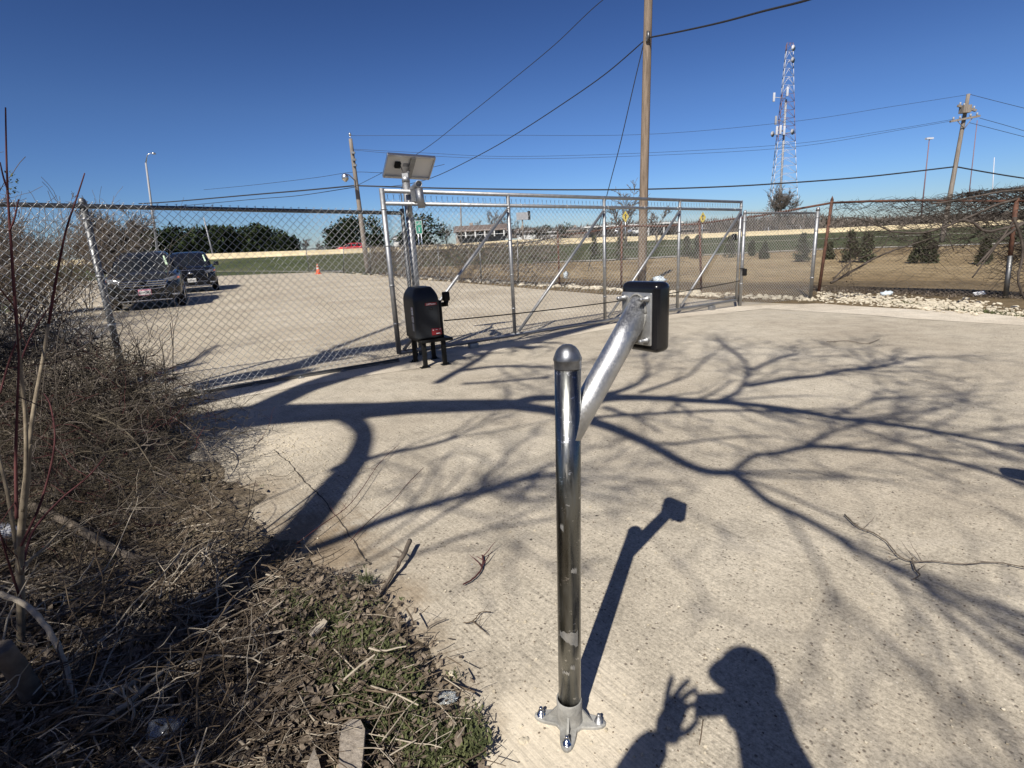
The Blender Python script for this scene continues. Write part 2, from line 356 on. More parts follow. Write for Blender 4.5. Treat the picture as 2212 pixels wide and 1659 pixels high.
# ------------------------------------------------------------ ground sheets
def nonlin(lo, hi, n0, mid=40):
    a = [-mid+2*mid*i/n0 for i in range(n0+1)]; s = mid*2/n0
    x = mid
    while x < hi: s *= 1.35; x += s; a.append(x)
    x = -mid; s = mid*2/n0
    while x > lo: s *= 1.35; x -= s; a.insert(0, x)
    return a
xs = nonlin(-2500, 2500, 50, 110); ys = [-60, -30, -10, 0, 5]+[5+i*2.5 for i in range(1, 44)]+[120, 140, 170, 220, 300, 450, 700, 1200, 2500]
m = MB(); m.add([(x, y, gh(x, y)-.03) for y in ys for x in xs], [(j*len(xs)+i, j*len(xs)+i+1, (j+1)*len(xs)+i+1, (j+1)*len(xs)+i) for j in range(len(ys)-1) for i in range(len(xs)-1)], True)
tag(m.build('ground', M['grass']), kind='structure')
def sheet(name, A, B, mat, off, na=1, nb=12, bumpf=None):
    """loft between two polylines of equal count, draped on the terrain"""
    def resamp(P, k):
        out = []
        for i in range(len(P)-1):
            for q in range(k): out.append(P[i].lerp(P[i+1], q/k))
        return out+[P[-1]]
    A = resamp([V(p) for p in A], na); B = resamp([V(p) for p in B], na); vs = []
    for a, b in zip(A, B):
        for j in range(nb+1):
            p = a.lerp(b, j/nb); dz = bumpf(p, j/nb) if bumpf else 0
            vs.append((p.x, p.y, gh(p.x, p.y)+off+dz))
    n = nb+1; mb = MB(); mb.add(vs, [(i*n+j, i*n+j+1, (i+1)*n+j+1, (i+1)*n+j) for i in range(len(A)-1) for j in range(nb)], True)
    return tag(mb.build(name, mat), kind='structure')
def xy(p): return V((p.x, p.y, 0))
fdir = (V((-1.15, 6.5, 0))-V((-3.74, 5.04, 0))).normalized(); FA = V((-3.74, 5.04, 0))
FL = FA-fdir*9.0
# right boundary of paving: far edge of the lot / right apron
redge = [xy(G(u, v)) for u, v in ((742, 591), (800, 594), (900, 603), (1000, 610), (1100, 618), (1209, 627), (1300, 634), (1420, 640), (1500, 643), (1600, 650), (1700, 654), (1760, 655))]
# parking lot beyond the fence
lotL = [V((-62, 66, 0)), V((-50, 55, 0)), V((-38, 42, 0)), V((-28, 32, 0)), V((-22, 25, 0)), V((-18, 20, 0)), V((-14.5, 15, 0)), V((-12, 12, 0)), V((-10.5, 9.5, 0)), V((-9.5, 7, 0)), V((-9.6, 4.5, 0)), V((-10, 1.5, 0))]
farR = [xy(G(742, 588))]+redge[1:]
sheet('parking_lot', [V((-62, 66, 0))]+[V((-60, 63, 0))]+lotL[2:], [xy(G(700, 587.5)), xy(G(742, 590))]+redge[2:12], M['lot'], .0, 2, 24)
# driveway in front: from the gate line to behind the camera
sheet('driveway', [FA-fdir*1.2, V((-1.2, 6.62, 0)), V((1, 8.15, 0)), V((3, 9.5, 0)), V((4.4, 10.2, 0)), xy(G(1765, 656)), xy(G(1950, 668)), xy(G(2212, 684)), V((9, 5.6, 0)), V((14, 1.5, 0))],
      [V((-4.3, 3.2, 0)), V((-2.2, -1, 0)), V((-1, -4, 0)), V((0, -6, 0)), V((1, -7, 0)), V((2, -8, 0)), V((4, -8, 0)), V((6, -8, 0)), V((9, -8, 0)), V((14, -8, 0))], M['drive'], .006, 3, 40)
# pale new concrete strip under the gate track
gd = V((1.416, .946, 0)).normalized(); gn = V((gd.y, -gd.x, 0))
def gl(s): return V((-1.34, 6.35, 0))+gd*s
def wob(p): return .06*math.sin(p.x*3.1+p.y)+.04*math.sin(p.x*7.3)
stripA = [FA-fdir*.8-gn*.12, FA+fdir*.8-gn*.1, FA+fdir*1.9-gn*.1, gl(0)-gn*.12, gl(2)-gn*.12, gl(4)-gn*.12, gl(6.9)-gn*.1, xy(G(1780, 657)), xy(G(1950, 668)), xy(G(2212, 684)), xy(G(2420, 702))]
stripB = [FA-fdir*.8+gn*.5, FA+fdir*.8+gn*.62, FA+fdir*1.9+gn*.55, gl(0)+gn*.6, gl(2)+gn*.35, gl(4)+gn*.3, gl(6.9)+gn*.55, xy(G(1790, 676)), xy(G(1960, 689)), xy(G(2212, 706)), xy(G(2440, 726))]
sheet('pale_concrete_strip', stripA, [p+V((0, wob(p), 0)) for p in stripB], M['pale'], .0095, 3, 4)
# rough strip, dry field, service road, lanes
sheet('rough_strip', [p-V((.1, .1, 0)) for p in redge[1:]]+[xy(G(1950, 668)), xy(G(2212, 684)), V((9, 5.6, 0)), V((14, 1.5, 0))],
      [p+V((.8, 5.2, 0)) for p in redge[1:]]+[xy(G(1950, 606)), xy(G(2212, 610)), V((17, 10, 0)), V((24, 7, 0))], M['rough'], .004, 2, 14, lambda p, s: .018*math.sin(math.pi*s)*(1+math.sin(p.x*5)*math.cos(p.y*4))*.5 if .05 < s < .99 else 0)
sheet('dry_field', [p+V((.5, 1.5, 0)) for p in redge[2:]]+[xy(G(1950, 648)), xy(G(2212, 658)), V((14, 7, 0)), V((26, 6, 0))],
      [xy(G(860, 577)), xy(G(960, 575)), xy(G(1020, 572)), xy(G(1080, 570)), xy(G(1150, 569)), xy(G(1209, 567)), xy(G(1300, 564)), xy(G(1400, 559)), xy(G(1500, 553)), xy(G(1760, 540)), xy(G(1950, 534)), xy(G(2250, 524)), V((60, 36, 0)), V((80, 34, 0))], M['field'], -.012, 2, 14)
def lane(name, px, wd, mat, off=.02):
    P = [xy(G(u, v)) for u, v in px]; sheet(name, P, [p+V((wd*.15, wd, 0)) for p in P], mat, off, 4, 2)
lane('service_road', [(1150, 568), (1300, 563.5), (1500, 553), (1760, 540), (1950, 534), (2150, 528), (2400, 520)], 1.6, M['road'])
lane('upper_lane', [(1300, 538), (1500, 529), (1760, 517), (1950, 510), (2150, 502), (2400, 492)], 1.0, M['road'])
lane('lot_kerb', [(20, 610), (300, 594), (450, 586.5), (560, 587), (742, 589)], .6, M['road'], .05)
# expansion joint on the drive by the verge
J = [(592, 975), (622, 1000), (655, 1040), (700, 1085), (740, 1140), (785, 1205), (800, 1228)]
P = [xy(G(u, v)) for u, v in J]; P = [a.lerp(b, k/8)+V((U(-.006, .006), U(-.004, .004), 0)) for a, b in zip(P[:-1], P[1:]) for k in range(8)]
sheet('expansion_joint', P, [p+V((U(.002, .009), .002, 0)) for p in P], M['joint'], .011, 1, 1)
# soil verge
edge_px = [(330, 872), (430, 965), (540, 1090), (640, 1185), (740, 1235), (850, 1300), (905, 1380), (960, 1470), (1020, 1580), (1070, 1680)]
edge = [xy(G(u, v)) for u, v in edge_px]; edge = [V((-7, 3.0, 0)), V((-4.6, 4.4, 0))]+edge+[V((-.02, .6, 0)), V((0, -1.5, 0)), V((0, -4, 0))]
inner = [V((-9, -3, 0)), V((-9, -3.2, 0))]+[V((-9, -3.3, 0))]*0+[V((e.x-6, min(e.y-2, 1.5), 0)) for e in edge[2:]]
from mathutils import noise as mn
def _jit(E):
    out = []; rj = random.Random(3)
    for a, b in zip(E[:-1], E[1:]):
        n = max(1, int((b-a).length/.09))
        for k in range(n):
            p = a.lerp(b, k/n); amp = .05 if p.y < 2.6 else .10; out.append(p+V((rj.uniform(-1, 1), rj.uniform(-1, 1), 0))*amp*.5+V((mn.noise(p*3), mn.noise(p*3+V((9, 0, 0))), 0))*amp*2)
    return out+[E[-1]]
edge = _jit(edge); inner = [V((-9, -3, 0))]*2+[V((e.x-6, min(e.y-2, 1.5), 0)) for e in edge[2:]]
def soilz(p, s): return min(s*12, 1)*(.012+.03*(mn.noise(p*2.5)+.4)+.016*mn.noise(p*9)+.006*mn.noise(p*31)) - (.02 if s < .001 else 0)
sheet('soil_verge', edge, inner, M['soil'], .012, 1, 170, soilz)
def vz(x, y): return .03+.03*(mn.noise(V((x, y, 0))*2.5)+.4)
def in_verge(x, y, marg=0.):
    for a, b in zip(edge[:-1], edge[1:]):
        if min(a.y, b.y) <= y <= max(a.y, b.y):
            t = (y-a.y)/(b.y-a.y) if abs(b.y-a.y) > 1e-6 else 0
            if x < a.x+(b.x-a.x)*t-marg: return True
            return False
    return False
# ------------------------------------------------------------ chain link
def chainlink(mb, P0, P1, z0, z1, z0b=None, z1b=None, pw=.076, r=.0022, n=4, weave=True, top=0., bot=0.):
    """zinc mesh between ground points P0,P1; bottom z0->z0b, top z1->z1b"""
    P0 = V(P0); P1 = V(P1); L = (P1-P0).length; d = (P1-P0)/L; nr = V((d.y, -d.x, 0)); z0b = z0 if z0b is None else z0b; z1b = z1 if z1b is None else z1b
    nc = int(L/(pw/2)); hw = L/nc; 
    for i in range(nc):
        s = i*hw; tt = s/L; zb = lerp(z0, z0b, tt); zt = lerp(z1, z1b, tt); nz = int((zt-zb)/(pw/2)); hz = (zt-zb)/nz
        pts = []; dep = 0
        for k in range(nz+1):
            left = (k+i) % 2 == 0
            x = s if left else s+hw
            pts.append(P0+d*x+V((0, 0, zb+k*hz)))
            if weave and k < nz:
                going = 1 if left else -1
                x2 = s+hw*.5; pts.append(P0+d*x2+nr*(going*r*1.3)+V((0, 0, zb+(k+.5)*hz)))
        if top > 0:
            e = pts[-1]; sg = 1 if (nz+i) % 2 == 0 else -1
            pts += [e+V((0, 0, top*.6))+d*(.003*sg), e+V((0, 0, top))+d*(-.011*sg)]
        if bot > 0:
            e = pts[0]; sg = 1 if i % 2 == 0 else -1
            pts = [e-V((0, 0, bot))-d*(.011*sg), e-V((0, 0, bot*.6))]+pts
        mb.tube(pts, r, n, False)
def pipe(mb, a, b, r, n=14): return mb.tube([a, b], r, n)
# left fence ---------------------------------------------------
def fz(px, D=None): pass
def onF(u, v, A=FA, d=fdir):
    r = ray(u, v); nn = V((-d.y, d.x, 0)); t = (A-CAM).dot(nn)/r.dot(nn); return CAM+r*t
t0 = onF(0, 433); t1 = onF(175, 437); t2 = onF(825, 453); ZL = t1.z; ZR = t2.z
fe = V((-1.15, 6.5, 0))
fence = thing('chain_link_fence', FA, 'new galvanized chain link fence standing left of the sliding gate, cars seen through it', 'fence')
def ftop(p): return lerp(ZL, ZR, (V((p.x, p.y, 0))-xy(t1)).dot(fdir)/((xy(t2)-xy(t1)).length))
mb = MB(); chainlink(mb, FL, fe, .035, ftop(FL)-.01, .035, ftop(fe)-.01, top=.014, bot=.03); mb.build('mesh', M['wire'], fence)
mb = MB(); off = fdir.cross(V((0, 0, 1)))*-.03
pipe(mb, FL+off+V((0, 0, ftop(FL)-.03)), fe+off+V((0, 0, ftop(fe)-.03)), .021); mb.build('top_rail', M['galvdark'], fence)
for px in (-260, 175):
    tp = onF(px, 430+px*.02); b = xy(tp)+off*1.6; zt = ftop(b)
    mb = MB(); pipe(mb, b+V((0, 0, -.05)), b+V((0, 0, zt+.0)), .030, 18); mb.lathe(b+V((0, 0, zt)), [(.032, -.03), (.032, .01), (.026, .03), (.012, .042), (.001, .045)], 16); 
    po = mb.build('post', M['galvdark'], fence)
    for z in (.3, .75, 1.2, zt-.14):
        q = MB(); q.lathe(b+V((0, 0, z)), [(.0325, -.010), (.0335, -.009), (.0335, .009), (.0325, .010)], 16); q.build('band', M['galv'], po)
b = fe+off*1.2; mb = MB(); pipe(mb, b+V((0, 0, -.05)), b+V((0, 0, ftop(fe)+.02)), .024); mb.build('post', M['galvdark'], fence)
mb = MB()
pipe(mb, FL+V((0, 0, .05)), fe+V((0, 0, .06)), .0028, 4)
mb.build('tension_wire', M['wire'], fence)
s = .5; mb = MB()
while s < 10.5:
    p = FL+fdir*s+off; p.z = ftop(p)-.03; mb = MB(); mb.lathe(p, [(.0225, -.004), (.0245, -.003), (.0245, .003), (.0225, .004)], 10, fdir); mb.build('rail_tie', M['wire'], fence); s += .62
# steel track lying on the concrete before the fence
tr = thing('gate_track', xy(G(350, 862)), 'long dark steel track lying on pale concrete along the foot of the left fence', 'track')
ta = xy(G(270, 879)); tb = xy(G(862, 783)); mb = MB(); dd = (tb-ta).normalized(); nn = V((-dd.y, dd.x, 0)); c = (ta+tb)/2+V((0, 0, .022)); mb.box(c, ((tb-ta).length, .045, .02), dd, nn, V((0, 0, 1))); mb.tube([ta+V((0, 0, .04)), tb+V((0, 0, .04))], .012, 8); mb.build('rail', M['galvdark'], tr)
for k in range(6):
    p = ta.lerp(tb, (k+.5)/6)-nn*.035+V((0, 0, .016)); q = MB(); q.box(p, (.06, .05, .008), dd, nn, V((0, 0, 1))); q.lathe(p, [(.009, 0), (.009, .014), (.001, .015)], 6); q.build('bracket', M['galv'], tr)
# sliding gate --------------------------------------------------
GT = [1.947, 1.898, 1.868, 1.848, 1.825]; GB = [.10, .105, .10, .082, .058]
G0 = V((-1.34, 6.35, 0)); GS = V((1.416, .946, 0))
def gp(k, z): return G0+GS*k+V((0, 0, z))
gate = thing('sliding_gate', G0, 'long galvanized chain link sliding gate with four diagonal braces', 'gate')
def ginterp(A, k): i = min(3, int(k)); return lerp(A[i], A[i+1], k-i)
mb = MB(); pipe(mb, gp(0, GT[0]), gp(4, GT[4]), .024); mb.build('top_rail', M['galv'], gate)
mb = MB(); pipe(mb, gp(0, GT[0]-.135), gp(4, GT[4]-.135), .022); mb.build('middle_rail', M['galv'], gate)
mb = MB(); pipe(mb, gp(0, GB[0]), gp(4, GB[4]), .026); mb.build('bottom_rail', M['galv'], gate)
for k in range(5):
    mb = MB(); r = .030 if k == 0 else .024; pipe(mb, gp(k, GB[k]-.01), gp(k, GT[k]+.025), r, 16); po = mb.build('upright', M['galv'], gate)
    for z in (.45, .9, 1.35, 1.75):
        q = MB(); q.lathe(gp(k, z), [(r+.001, -.009), (r+.0035, -.008), (r+.0035, .008), (r+.001, .009)], 12); q.build('band', M['galv'], po)
for k in range(4):
    mb = MB(); pipe(mb, gp(k+.03, GB[k]+.03)+gn*.03, gp(k+.975, GT[k+1]-.17)+gn*.03, .020); mb.build('diagonal_brace', M['galv'], gate)
mb = MB()
for k in range(4):
    chainlink(mb, gp(k, 0)-gn*.028, gp(k+1, 0)-gn*.028, ginterp(GB, k)-.035, GT[k]-.075, ginterp(GB, k+1)-.035, GT[k+1]-.075, top=.045, bot=.02, pw=.072)
mb.build('mesh', M['wire'], gate)
for k in (.6, 3.55):
    c = gp(k, ginterp(GB, k)-.075)+gn*.02; q = MB(); q.box(c, (.13, .07, .085), gd, gn, V((0, 0, 1)), .006); br = q.build('roller_bracket', M['galv'], gate)
    q = MB(); q.lathe(c-gn*.02+V((0, 0, -.035)), [(.03, -.02), (.034, -.018), (.034, .018), (.03, .02)], 14, gn); q.build('roller', M['blackmetal'], br)
for i in range(9):
    k = .2+i*.46; q = MB(); q.lathe(gp(k, lerp(GT[0], GT[4], k/4)-.135), [(.023, -.005), (.0255, -.004), (.0255, .004), (.023, .005)], 10, gd); q.build('tie', M['wire'], gate)
ch = thing('drive_chain', gp(.2, .4), 'thin black drive chain strung low across the sliding gate from the operator', 'chain')
mb = MB(); a = W(955, 692, gp(.3, 0).y-.15); b = gp(4.0, 0)+V((0, 0, .42)); pts = []
for i in range(41):
    t = i/40; p = a.lerp(b, t); p.z -= .12*4*t*(1-t)*.5; pts.append(p+gn*.05)
mb.tube(pts, .008, 6); ch.location = pts[0]; mb.build('chain', M['blackmetal'], ch)
# right fixed panel and latch post -----------------------------
rp0 = gp(4.07, 0)+V((.03, .06, 0)); rp1 = xy(G(1750, 647)); zt0 = 1.80; 
def vert(base, u, v):  # height of a vertical at base seen at pixel (u,v)
    r = ray(u, v); return HC+r.z/r.y*base.y
ztr = vert(rp1, 1767, 452)
pan = thing('chain_link_fence', rp0, 'short galvanized chain link panel between the sliding gate and the rusty fence', 'fence')
gz0 = gh(rp0.x, rp0.y); gz1 = gh(rp1.x, rp1.y)
ztl = vert(rp0, 1608, 457)
mb = MB(); chainlink(mb, rp0, rp1, gz0+.02, ztl, gz1+.02, ztr-.04, pw=.06, top=.03, n=3); mb.build('mesh', M['wire'], pan)
d = (rp1-rp0).normalized(); n2 = V((d.y, -d.x, 0))
mb = MB(); pipe(mb, rp0+V((0, 0, ztl-.02))-n2*.03, rp1+V((0, 0, ztr-.07))-n2*.03, .02); mb.build('top_rail', M['galvdark'], pan)
for p, zt, r in ((rp0, ztl-.02, .03), (rp1, ztr, .034)):
    mb = MB(); q0 = p-n2*.04*0; pipe(mb, q0+V((0, 0, gh(p.x, p.y)-.05)), q0+V((0, 0, zt)), r, 16); mb.lathe(q0+V((0, 0, zt)), [(r+.002, -.03), (r+.002, .01), (r*.8, .03), (r*.3, .042), (.001, .044)], 16); po = mb.build('post', M['galv'], pan)
    for z in (.35, .8, 1.25, zt-.15):
        q = MB(); q.lathe(q0+V((0, 0, z)), [(r+.001, -.012), (r+.004, -.011), (r+.004, .011), (r+.001, .012)], 12); q.build('band', M['galv'], po)
lk = W(1603, 586, rp0.y-.05); lb = thing('gate_sensor', lk, 'small black photo eye on a bracket at the closing end of the gate', 'sensor')
q = MB(); q.box(lk+V((.05, 0, -.02)), (.07, .05, .13), bev=.008); q.build('housing', M['blackmetal'], lb); q = MB(); q.box(lk+V((-.03, 0, .05)), (.14, .035, .012)); q.build('bracket', M['blackmetal'], lb)
lk = W(1586, 512, rp0.y-.12); lb = thing('gate_receiver', lk, 'small black guide roller clamped high on the latch post of the gate', 'roller')
q = MB(); q.lathe(lk, [(.02, -.06), (.045, -.05), (.045, .05), (.02, .06)], 14); q.build('roller', M['blackmetal'], lb); q = MB(); q.box(lk+V((.06, .03, 0)), (.09, .03, .06)); q.build('bracket', M['galv'], lb)
# solar pole ----------------------------------------------------
PD = 6.64; sb = xy(W(893, 560, PD)); stop = W(884, 383, PD); r = .045
sp = thing('solar_panel_pole', sb, 'galvanized post behind the operator carrying a tilted solar panel and gate guide rollers', 'solar pole')
ST = vert(sb, 885, 388)
mb = MB(); pipe(mb, sb+V((0, 0, -.02)), sb+V((0, 0, ST)), r, 20); mb.lathe(sb+V((0, 0, ST)), [(r+.002, -.03), (r+.002, .02), (.02, .045), (.001, .05)], 20); mb.build('post', M['galv'], sp)
_y, _t, _r = .483, .719, -.05; cc = CAM+ray(884.2, 361.8)*6.5; hw = .296; hh = .164
_a = V((math.cos(_y), math.sin(_y), 0)); _b = V((0, 0, 1)).cross(_a); _e = -_b*math.cos(_t)+V((0, 0, 1))*math.sin(_t)
ex = _a*math.cos(_r)+_e*math.sin(_r); ey = -_a*math.sin(_r)+_e*math.cos(_r); pn = ex.cross(ey)
if pn.dot(CAM-cc) < 0: pn = -pn
panel = MB(); panel.box(cc-pn*.022, (hw*2-.01, hh*2-.01, .006), ex, ey, ex.cross(ey)); pno = panel.build('solar_panel', M['backsheet'], sp)
q = MB(); q.box(cc-pn*.027, (hw*2-.02, hh*2-.02, .003), ex, ey, ex.cross(ey)); q.build('cells', M['cell'], pno)
q = MB()
for s_, L_, a1, a2 in ((1, hw, ex, ey), (-1, hw, ex, ey)): q.box(cc+ey*(s_*hh)-pn*.012, (hw*2+.004, .012, .036), ex, ey, ex.cross(ey)); q.box(cc+ey*(s_*(hh-.012))+pn*.004, (hw*2-.03, .022, .003), ex, ey, ex.cross(ey))
for s_ in (1, -1): q.box(cc+ex*(s_*hw)-pn*.012, (.012, hh*2-.012, .036), ex, ey, ex.cross(ey))
q.build('frame', M['alu'], pno)
q = MB(); q.box(cc+ex*.02+pn*.006, (.06, hh*2-.03, .02), (ex+ey*0).normalized(), ey, ex.cross(ey)); q.build('mounting_rail', M['galv'], pno)
jb = cc-ex*(hw*.52)+ey*(hh*.16)-pn*.0; q = MB(); q.box(jb+pn*.0, (.07, .08, .035), ex, ey, ex.cross(ey), .005); q.build('junction_box', M['blackmetal'], pno)
q = MB(); q.box(cc-ex*(hw*.12)+ey*(hh*.12)-pn*.0175, (.085, .05, .002), ex, ey, ex.cross(ey)); q.build('rating_label', M['grey'], pno)
q = MB(); e = sb+V((-.05, -.05, 1.62)); q.tube([jb+pn*.01+ex*.03, jb+pn*.05+ex*.07-V((0, 0, .1)), jb.lerp(e, .5)+V((.0, -.03, .0)), e, sb+V((-.055, -.03, 1.2)), sb+V((-.055, -.03, .6))], .006, 6); q.build('cable', M['cable'], sp)
# tilt bracket
q = MB(); q.tube([sb+V((0, 0, ST+.02)), cc+pn*.01-ey*.05], .02, 8); q.box(sb+V((0, 0, ST+.03)), (.07, .06, .08)); q.build('tilt_bracket', M['galv'], sp)
# horizontal guide arm + two vertical guide rollers
a1 = W(893, 412, PD-.05); a2 = W(905, 396, PD-.52); q = MB()
def hollow(mb, a, b, ro, ri, n=18):
    ax = (b-a); L = ax.length; mb.lathe(a, [(ri, L-.04), (ri, L), (ro, L), (ro, 0), (.002, 0)] , n, ax)
fr = W(905, 397, 6.1); bk = W(890, 410, 6.58)
hollow(q, bk, fr, .036, .030); q.build('guide_arm', M['galv'], sp)
q = MB(); q.tube([W(905, 407, 6.1), W(911, 449, 6.1)], .040, 18); q.build('guide_roller', M['galv'], sp)
q = MB(); q.tube([sb+V((.02, -.06, ST-.17)), sb+V((.02, -.06, ST-.42))], .028, 14); q.build('guide_roller', M['galv'], sp)
q = MB(); q.box(W(897, 424, 6.3), (.05, .28, .13), V((1, 0, 0)), V((0, 1, 0)), V((0, 0, 1))); q.build('roller_bracket', M['galvdark'], sp)
# gate operator -------------------------------------------------
A_, B_, C_, D_ = [xy(G(u, v)) for u, v in ((890, 781), (923, 797), (936, 776), (969, 788))]
ow = (D_-B_+(C_-A_)).normalized(); od = V((-ow.y, ow.x, 0))
oc = (A_+B_+C_+D_)/4; OW = .29; OD = .44
op = thing('gate_operator', oc, 'black plastic gate motor housing with red labels on a four legged steel stand', 'gate opener')
def O(x, y, z): return oc+ow*x+od*y+V((0, 0, z))
for x in (-1, 1):
    for y in (-1, 1):
        q = MB(); q.box(O(x*.115, y*.19, .145), (.045, .045, .29), ow, od, V((0, 0, 1)), .004); lg = q.build('leg', M['blackmetal'], op)
        q = MB(); q.box(O(x*.125, y*.2, .006), (.11, .09, .010), ow, od, V((0, 0, 1))); q.lathe(O(x*.15, y*.2, .008), [(.008, 0), (.008, .025), (.001, .026)], 6); q.build('foot_plate', M['blackmetal'], lg)
q = MB(); q.box(O(.03, 0, .30), (.37, .50, .03), ow, od, V((0, 0, 1)), .006); q.build('base_tray', M['blackmetal'], op)
# cover: rounded loft, hunched top
rings = []
for i in range(26):
    t = i/25; z = .325+.56*t
    k = 1-max(0, (t-.70)/.30)**2.6*.36
    k2 = 1-max(0, (t-.70)/.30)**2.4*.38
    ring = []; hx = .148*k; hy = .235*k2; cut = .055*min(1, k*1.1)
    for X, Y, n_ in ((hx, hy, 0), (-hx, hy, 1), (-hx, -hy, 2), (hx, -hy, 3)):
        for qv in range(5):
            an = R_(n_*90+qv*22.5); ring.append(O(-.035+math.copysign(abs(X)-cut, X)+cut*math.cos(an), math.copysign(abs(Y)-cut, Y)+cut*math.sin(an)+.03, z))
    rings.append(ring)
rings.append([r_.lerp(O(-.035, .03, .875), .5) for r_ in rings[-1]]); rings.append([r_.lerp(O(-.035, .03, .877), .98) for r_ in rings[-1]])
q = MB(); q.loft(rings, True, True); cov = q.build('cover', M['black'], op)
q = MB(); q.box(O(.125, .02, .52), (.045, .36, .42), ow, od, V((0, 0, 1)), .012); q.build('rear_case', M['blackmetal'], op)
fy = -.2075
q = MB(); q.box(O(.005, fy, .705), (.135, .004, .030), ow, od, V((0, 0, 1))); lab = q.build('maker_label', M['red'], cov)
Mt = Matrix.Translation(O(.005, fy-.0025, .7045)) @ Matrix((( ow.x, 0, -od.x, 0), (ow.y, 0, -od.y, 0), (0, 1, 0, 0), (0, 0, 0, 1)))
textmesh('lettering', 'LiftMaster', .027, M['white'], lab, Mt, .0006)
q = MB(); q.box(O(.0, fy, .655), (.035, .006, .022), ow, od, V((0, 0, 1)), .002); q.build('keyhole', M['blackgloss'], cov)
q = MB(); q.box(O(.045, fy, .395), (.115, .004, .075), ow, od, V((0, 0, 1)), .0015); lab = q.build('warning_label', M['red'], cov)
q = MB(); q.box(O(.060, fy-.003, .375), (.045, .0015, .009), ow, od, V((0, 0, 1))); q.box(O(.005, fy-.003, .415), (.012, .0015, .008), ow, od, V((0, 0, 1))); q.box(O(.045, fy-.003, .417), (.022, .0015, .004), ow, od, V((0, 0, 1))); q.box(O(.085, fy-.003, .421), (.012, .0015, .007), ow, od, V((0, 0, 1))); q.build('lettering', M['white'], lab)
for z, hgt, mt, y_ in ((.635, .085, 'white', -.10), (.545, .065, 'white', -.10), (.455, .085, 'grey', -.10)):
    q = MB(); q.box(O(-.1845, y_, z), (.003, .055, hgt), ow, od, V((0, 0, 1))); lb = q.build('caution_label', M[mt], cov)
    if mt == 'white':
        q = MB(); q.box(O(-.1865, y_, z+hgt*.42), (.0015, .05, .006), ow, od, V((0, 0, 1)))
        q.build('red_stripe', M['red'], lb); q = MB(); q.box(O(-.1865, y_, z+hgt*.1), (.0015, .02, .02), ow, od, V((0, 0, 1)))
        for kk in range(3): q.box(O(-.1865, y_, z-hgt*(.15+.11*kk)), (.0015, .035, .003), ow, od, V((0, 0, 1)))
        q.build('lettering', M['text'], lb)
pe = W(963, 640, oc.y-.02); q = MB(); q.box(pe, (.075, .07, .10), ow, od, V((0, 0, 1)), .012); q.lathe(pe+V((0, 0, -.05)), [(.03, 0), (.02, -.035), (.02, -.06), (.001, -.061)], 10); ph = q.build('photo_eye', M['blackmetal'], op)
q = MB(); q.box(pe.lerp(O(.13, 0, .66), .5)+V((0, 0, -.04)), (.10, .04, .05), ow, od, V((0, 0, 1))); q.build('photo_eye_arm', M['blackmetal'], op)
# keypad pedestal ----------------------------------------------
pb = xy(G(1231, 1561)); ptop = V((pb.x+.020, pb.y, 1.02)); ZT = vert(pb, 1226, 778)
kp = thing('keypad_pedestal', pb, 'shiny galvanized steel post in the foreground with angled arm holding a black keypad', 'keypad post')
def PA(z): return pb+V((.020*z/1.03, 0, z))
def shiny(name):
    t = NT(name); p = t.pos((1, 1, .12), 0, True); n1 = t.noise(40, 5, .75, p); n2 = t.noise(9, 4, .6, p); v = t.vor(45, t.pos((1, 1, .5), 0, True), out='Color'); bw = t.n('ShaderNodeRGBToBW'); t.l(v, bw.inputs[0])
    f = t.mix(.4, t.ramp(n1, [(.3, .5), (.5, .8), (.7, 1.)]), t.ramp(bw.outputs[0], [(0, .65), (1, 1.)]))
    c = t.mix(1., (.25, .255, .245), f, 'MULTIPLY'); sc1 = t.ramp(t.noise(60, 3, .8, t.pos((.6, .6, .9), .6, True)), [(.62, 0.), (.70, .8)]); c = t.mix(sc1, c, (.8, .8, .8))
    ro = t.ramp(n1, [(.3, .2), (.52, .3), (.72, .55)]); t.bump(n2, .06, .002); return t.out(c, ro, 1.)
M['shiny'] = shiny('shiny_galvanized')
M['armgalv'] = galv('matte_galvanized', .62, .45, 60, .82)
PR = .0302
q = MB(); q.tube([PA(.02), PA(.3), PA(.6), PA(ZT)], PR, 40); post = q.build('post', M['shiny'], kp)
# scuff marks as thin paint ring patches
q = MB(); q.lathe(PA(ZT), [(PR+.0010, -.018), (PR+.0012, -.016), (PR+.0012, -.002), (PR+.0025, .0), (PR+.0028, .004), (PR*.98, .013), (PR*.86, .022), (PR*.65, .030), (PR*.38, .0355), (.0005, .0375)], 40); q.build('domed_cap', M['capmetal'], kp)
hz = V((.82, .57, 0)).normalized(); an1 = V((.335, 1.302, 1.102)); a0 = PA(.835); an1 = an1-hz*.035
ad = (an1-a0).normalized()
a0 = a0+ad*.0
q = MB(); 
# arm: cut square to the plate at its upper end, buried in the post below
a_, b_ = frame(ad); rings = []
for i, (tt) in enumerate([0, .3, .6]): 
    rings.append([a0+ad*(tt*.36)+a_*(.0302*math.cos(2*math.pi*k/36))+b_*(.0302*math.sin(2*math.pi*k/36)) for k in range(36)])
pl = an1; rr = []
for k in range(36):
    o_ = a0+a_*(.0302*math.cos(2*math.pi*k/36))+b_*(.0302*math.sin(2*math.pi*k/36)); t = (pl-o_).dot(hz)/ad.dot(hz); rr.append(o_+ad*t)
rings[2] = [rings[1][k].lerp(rr[k], .5) for k in range(36)]; rings.append(rr); q.loft(rings, True, True); q.build('arm', M['armgalv'], kp)
hx_ = V((0, 0, 1)).cross(hz)   # in-plane horizontal
pc = pl+V((0, 0, -.008))+hz*.0035
q = MB(); q.box(pc, (.092, .125, .006), hx_, V((0, 0, 1)), hz, .0026); pla = q.build('mounting_plate', M['zincplate'], kp)
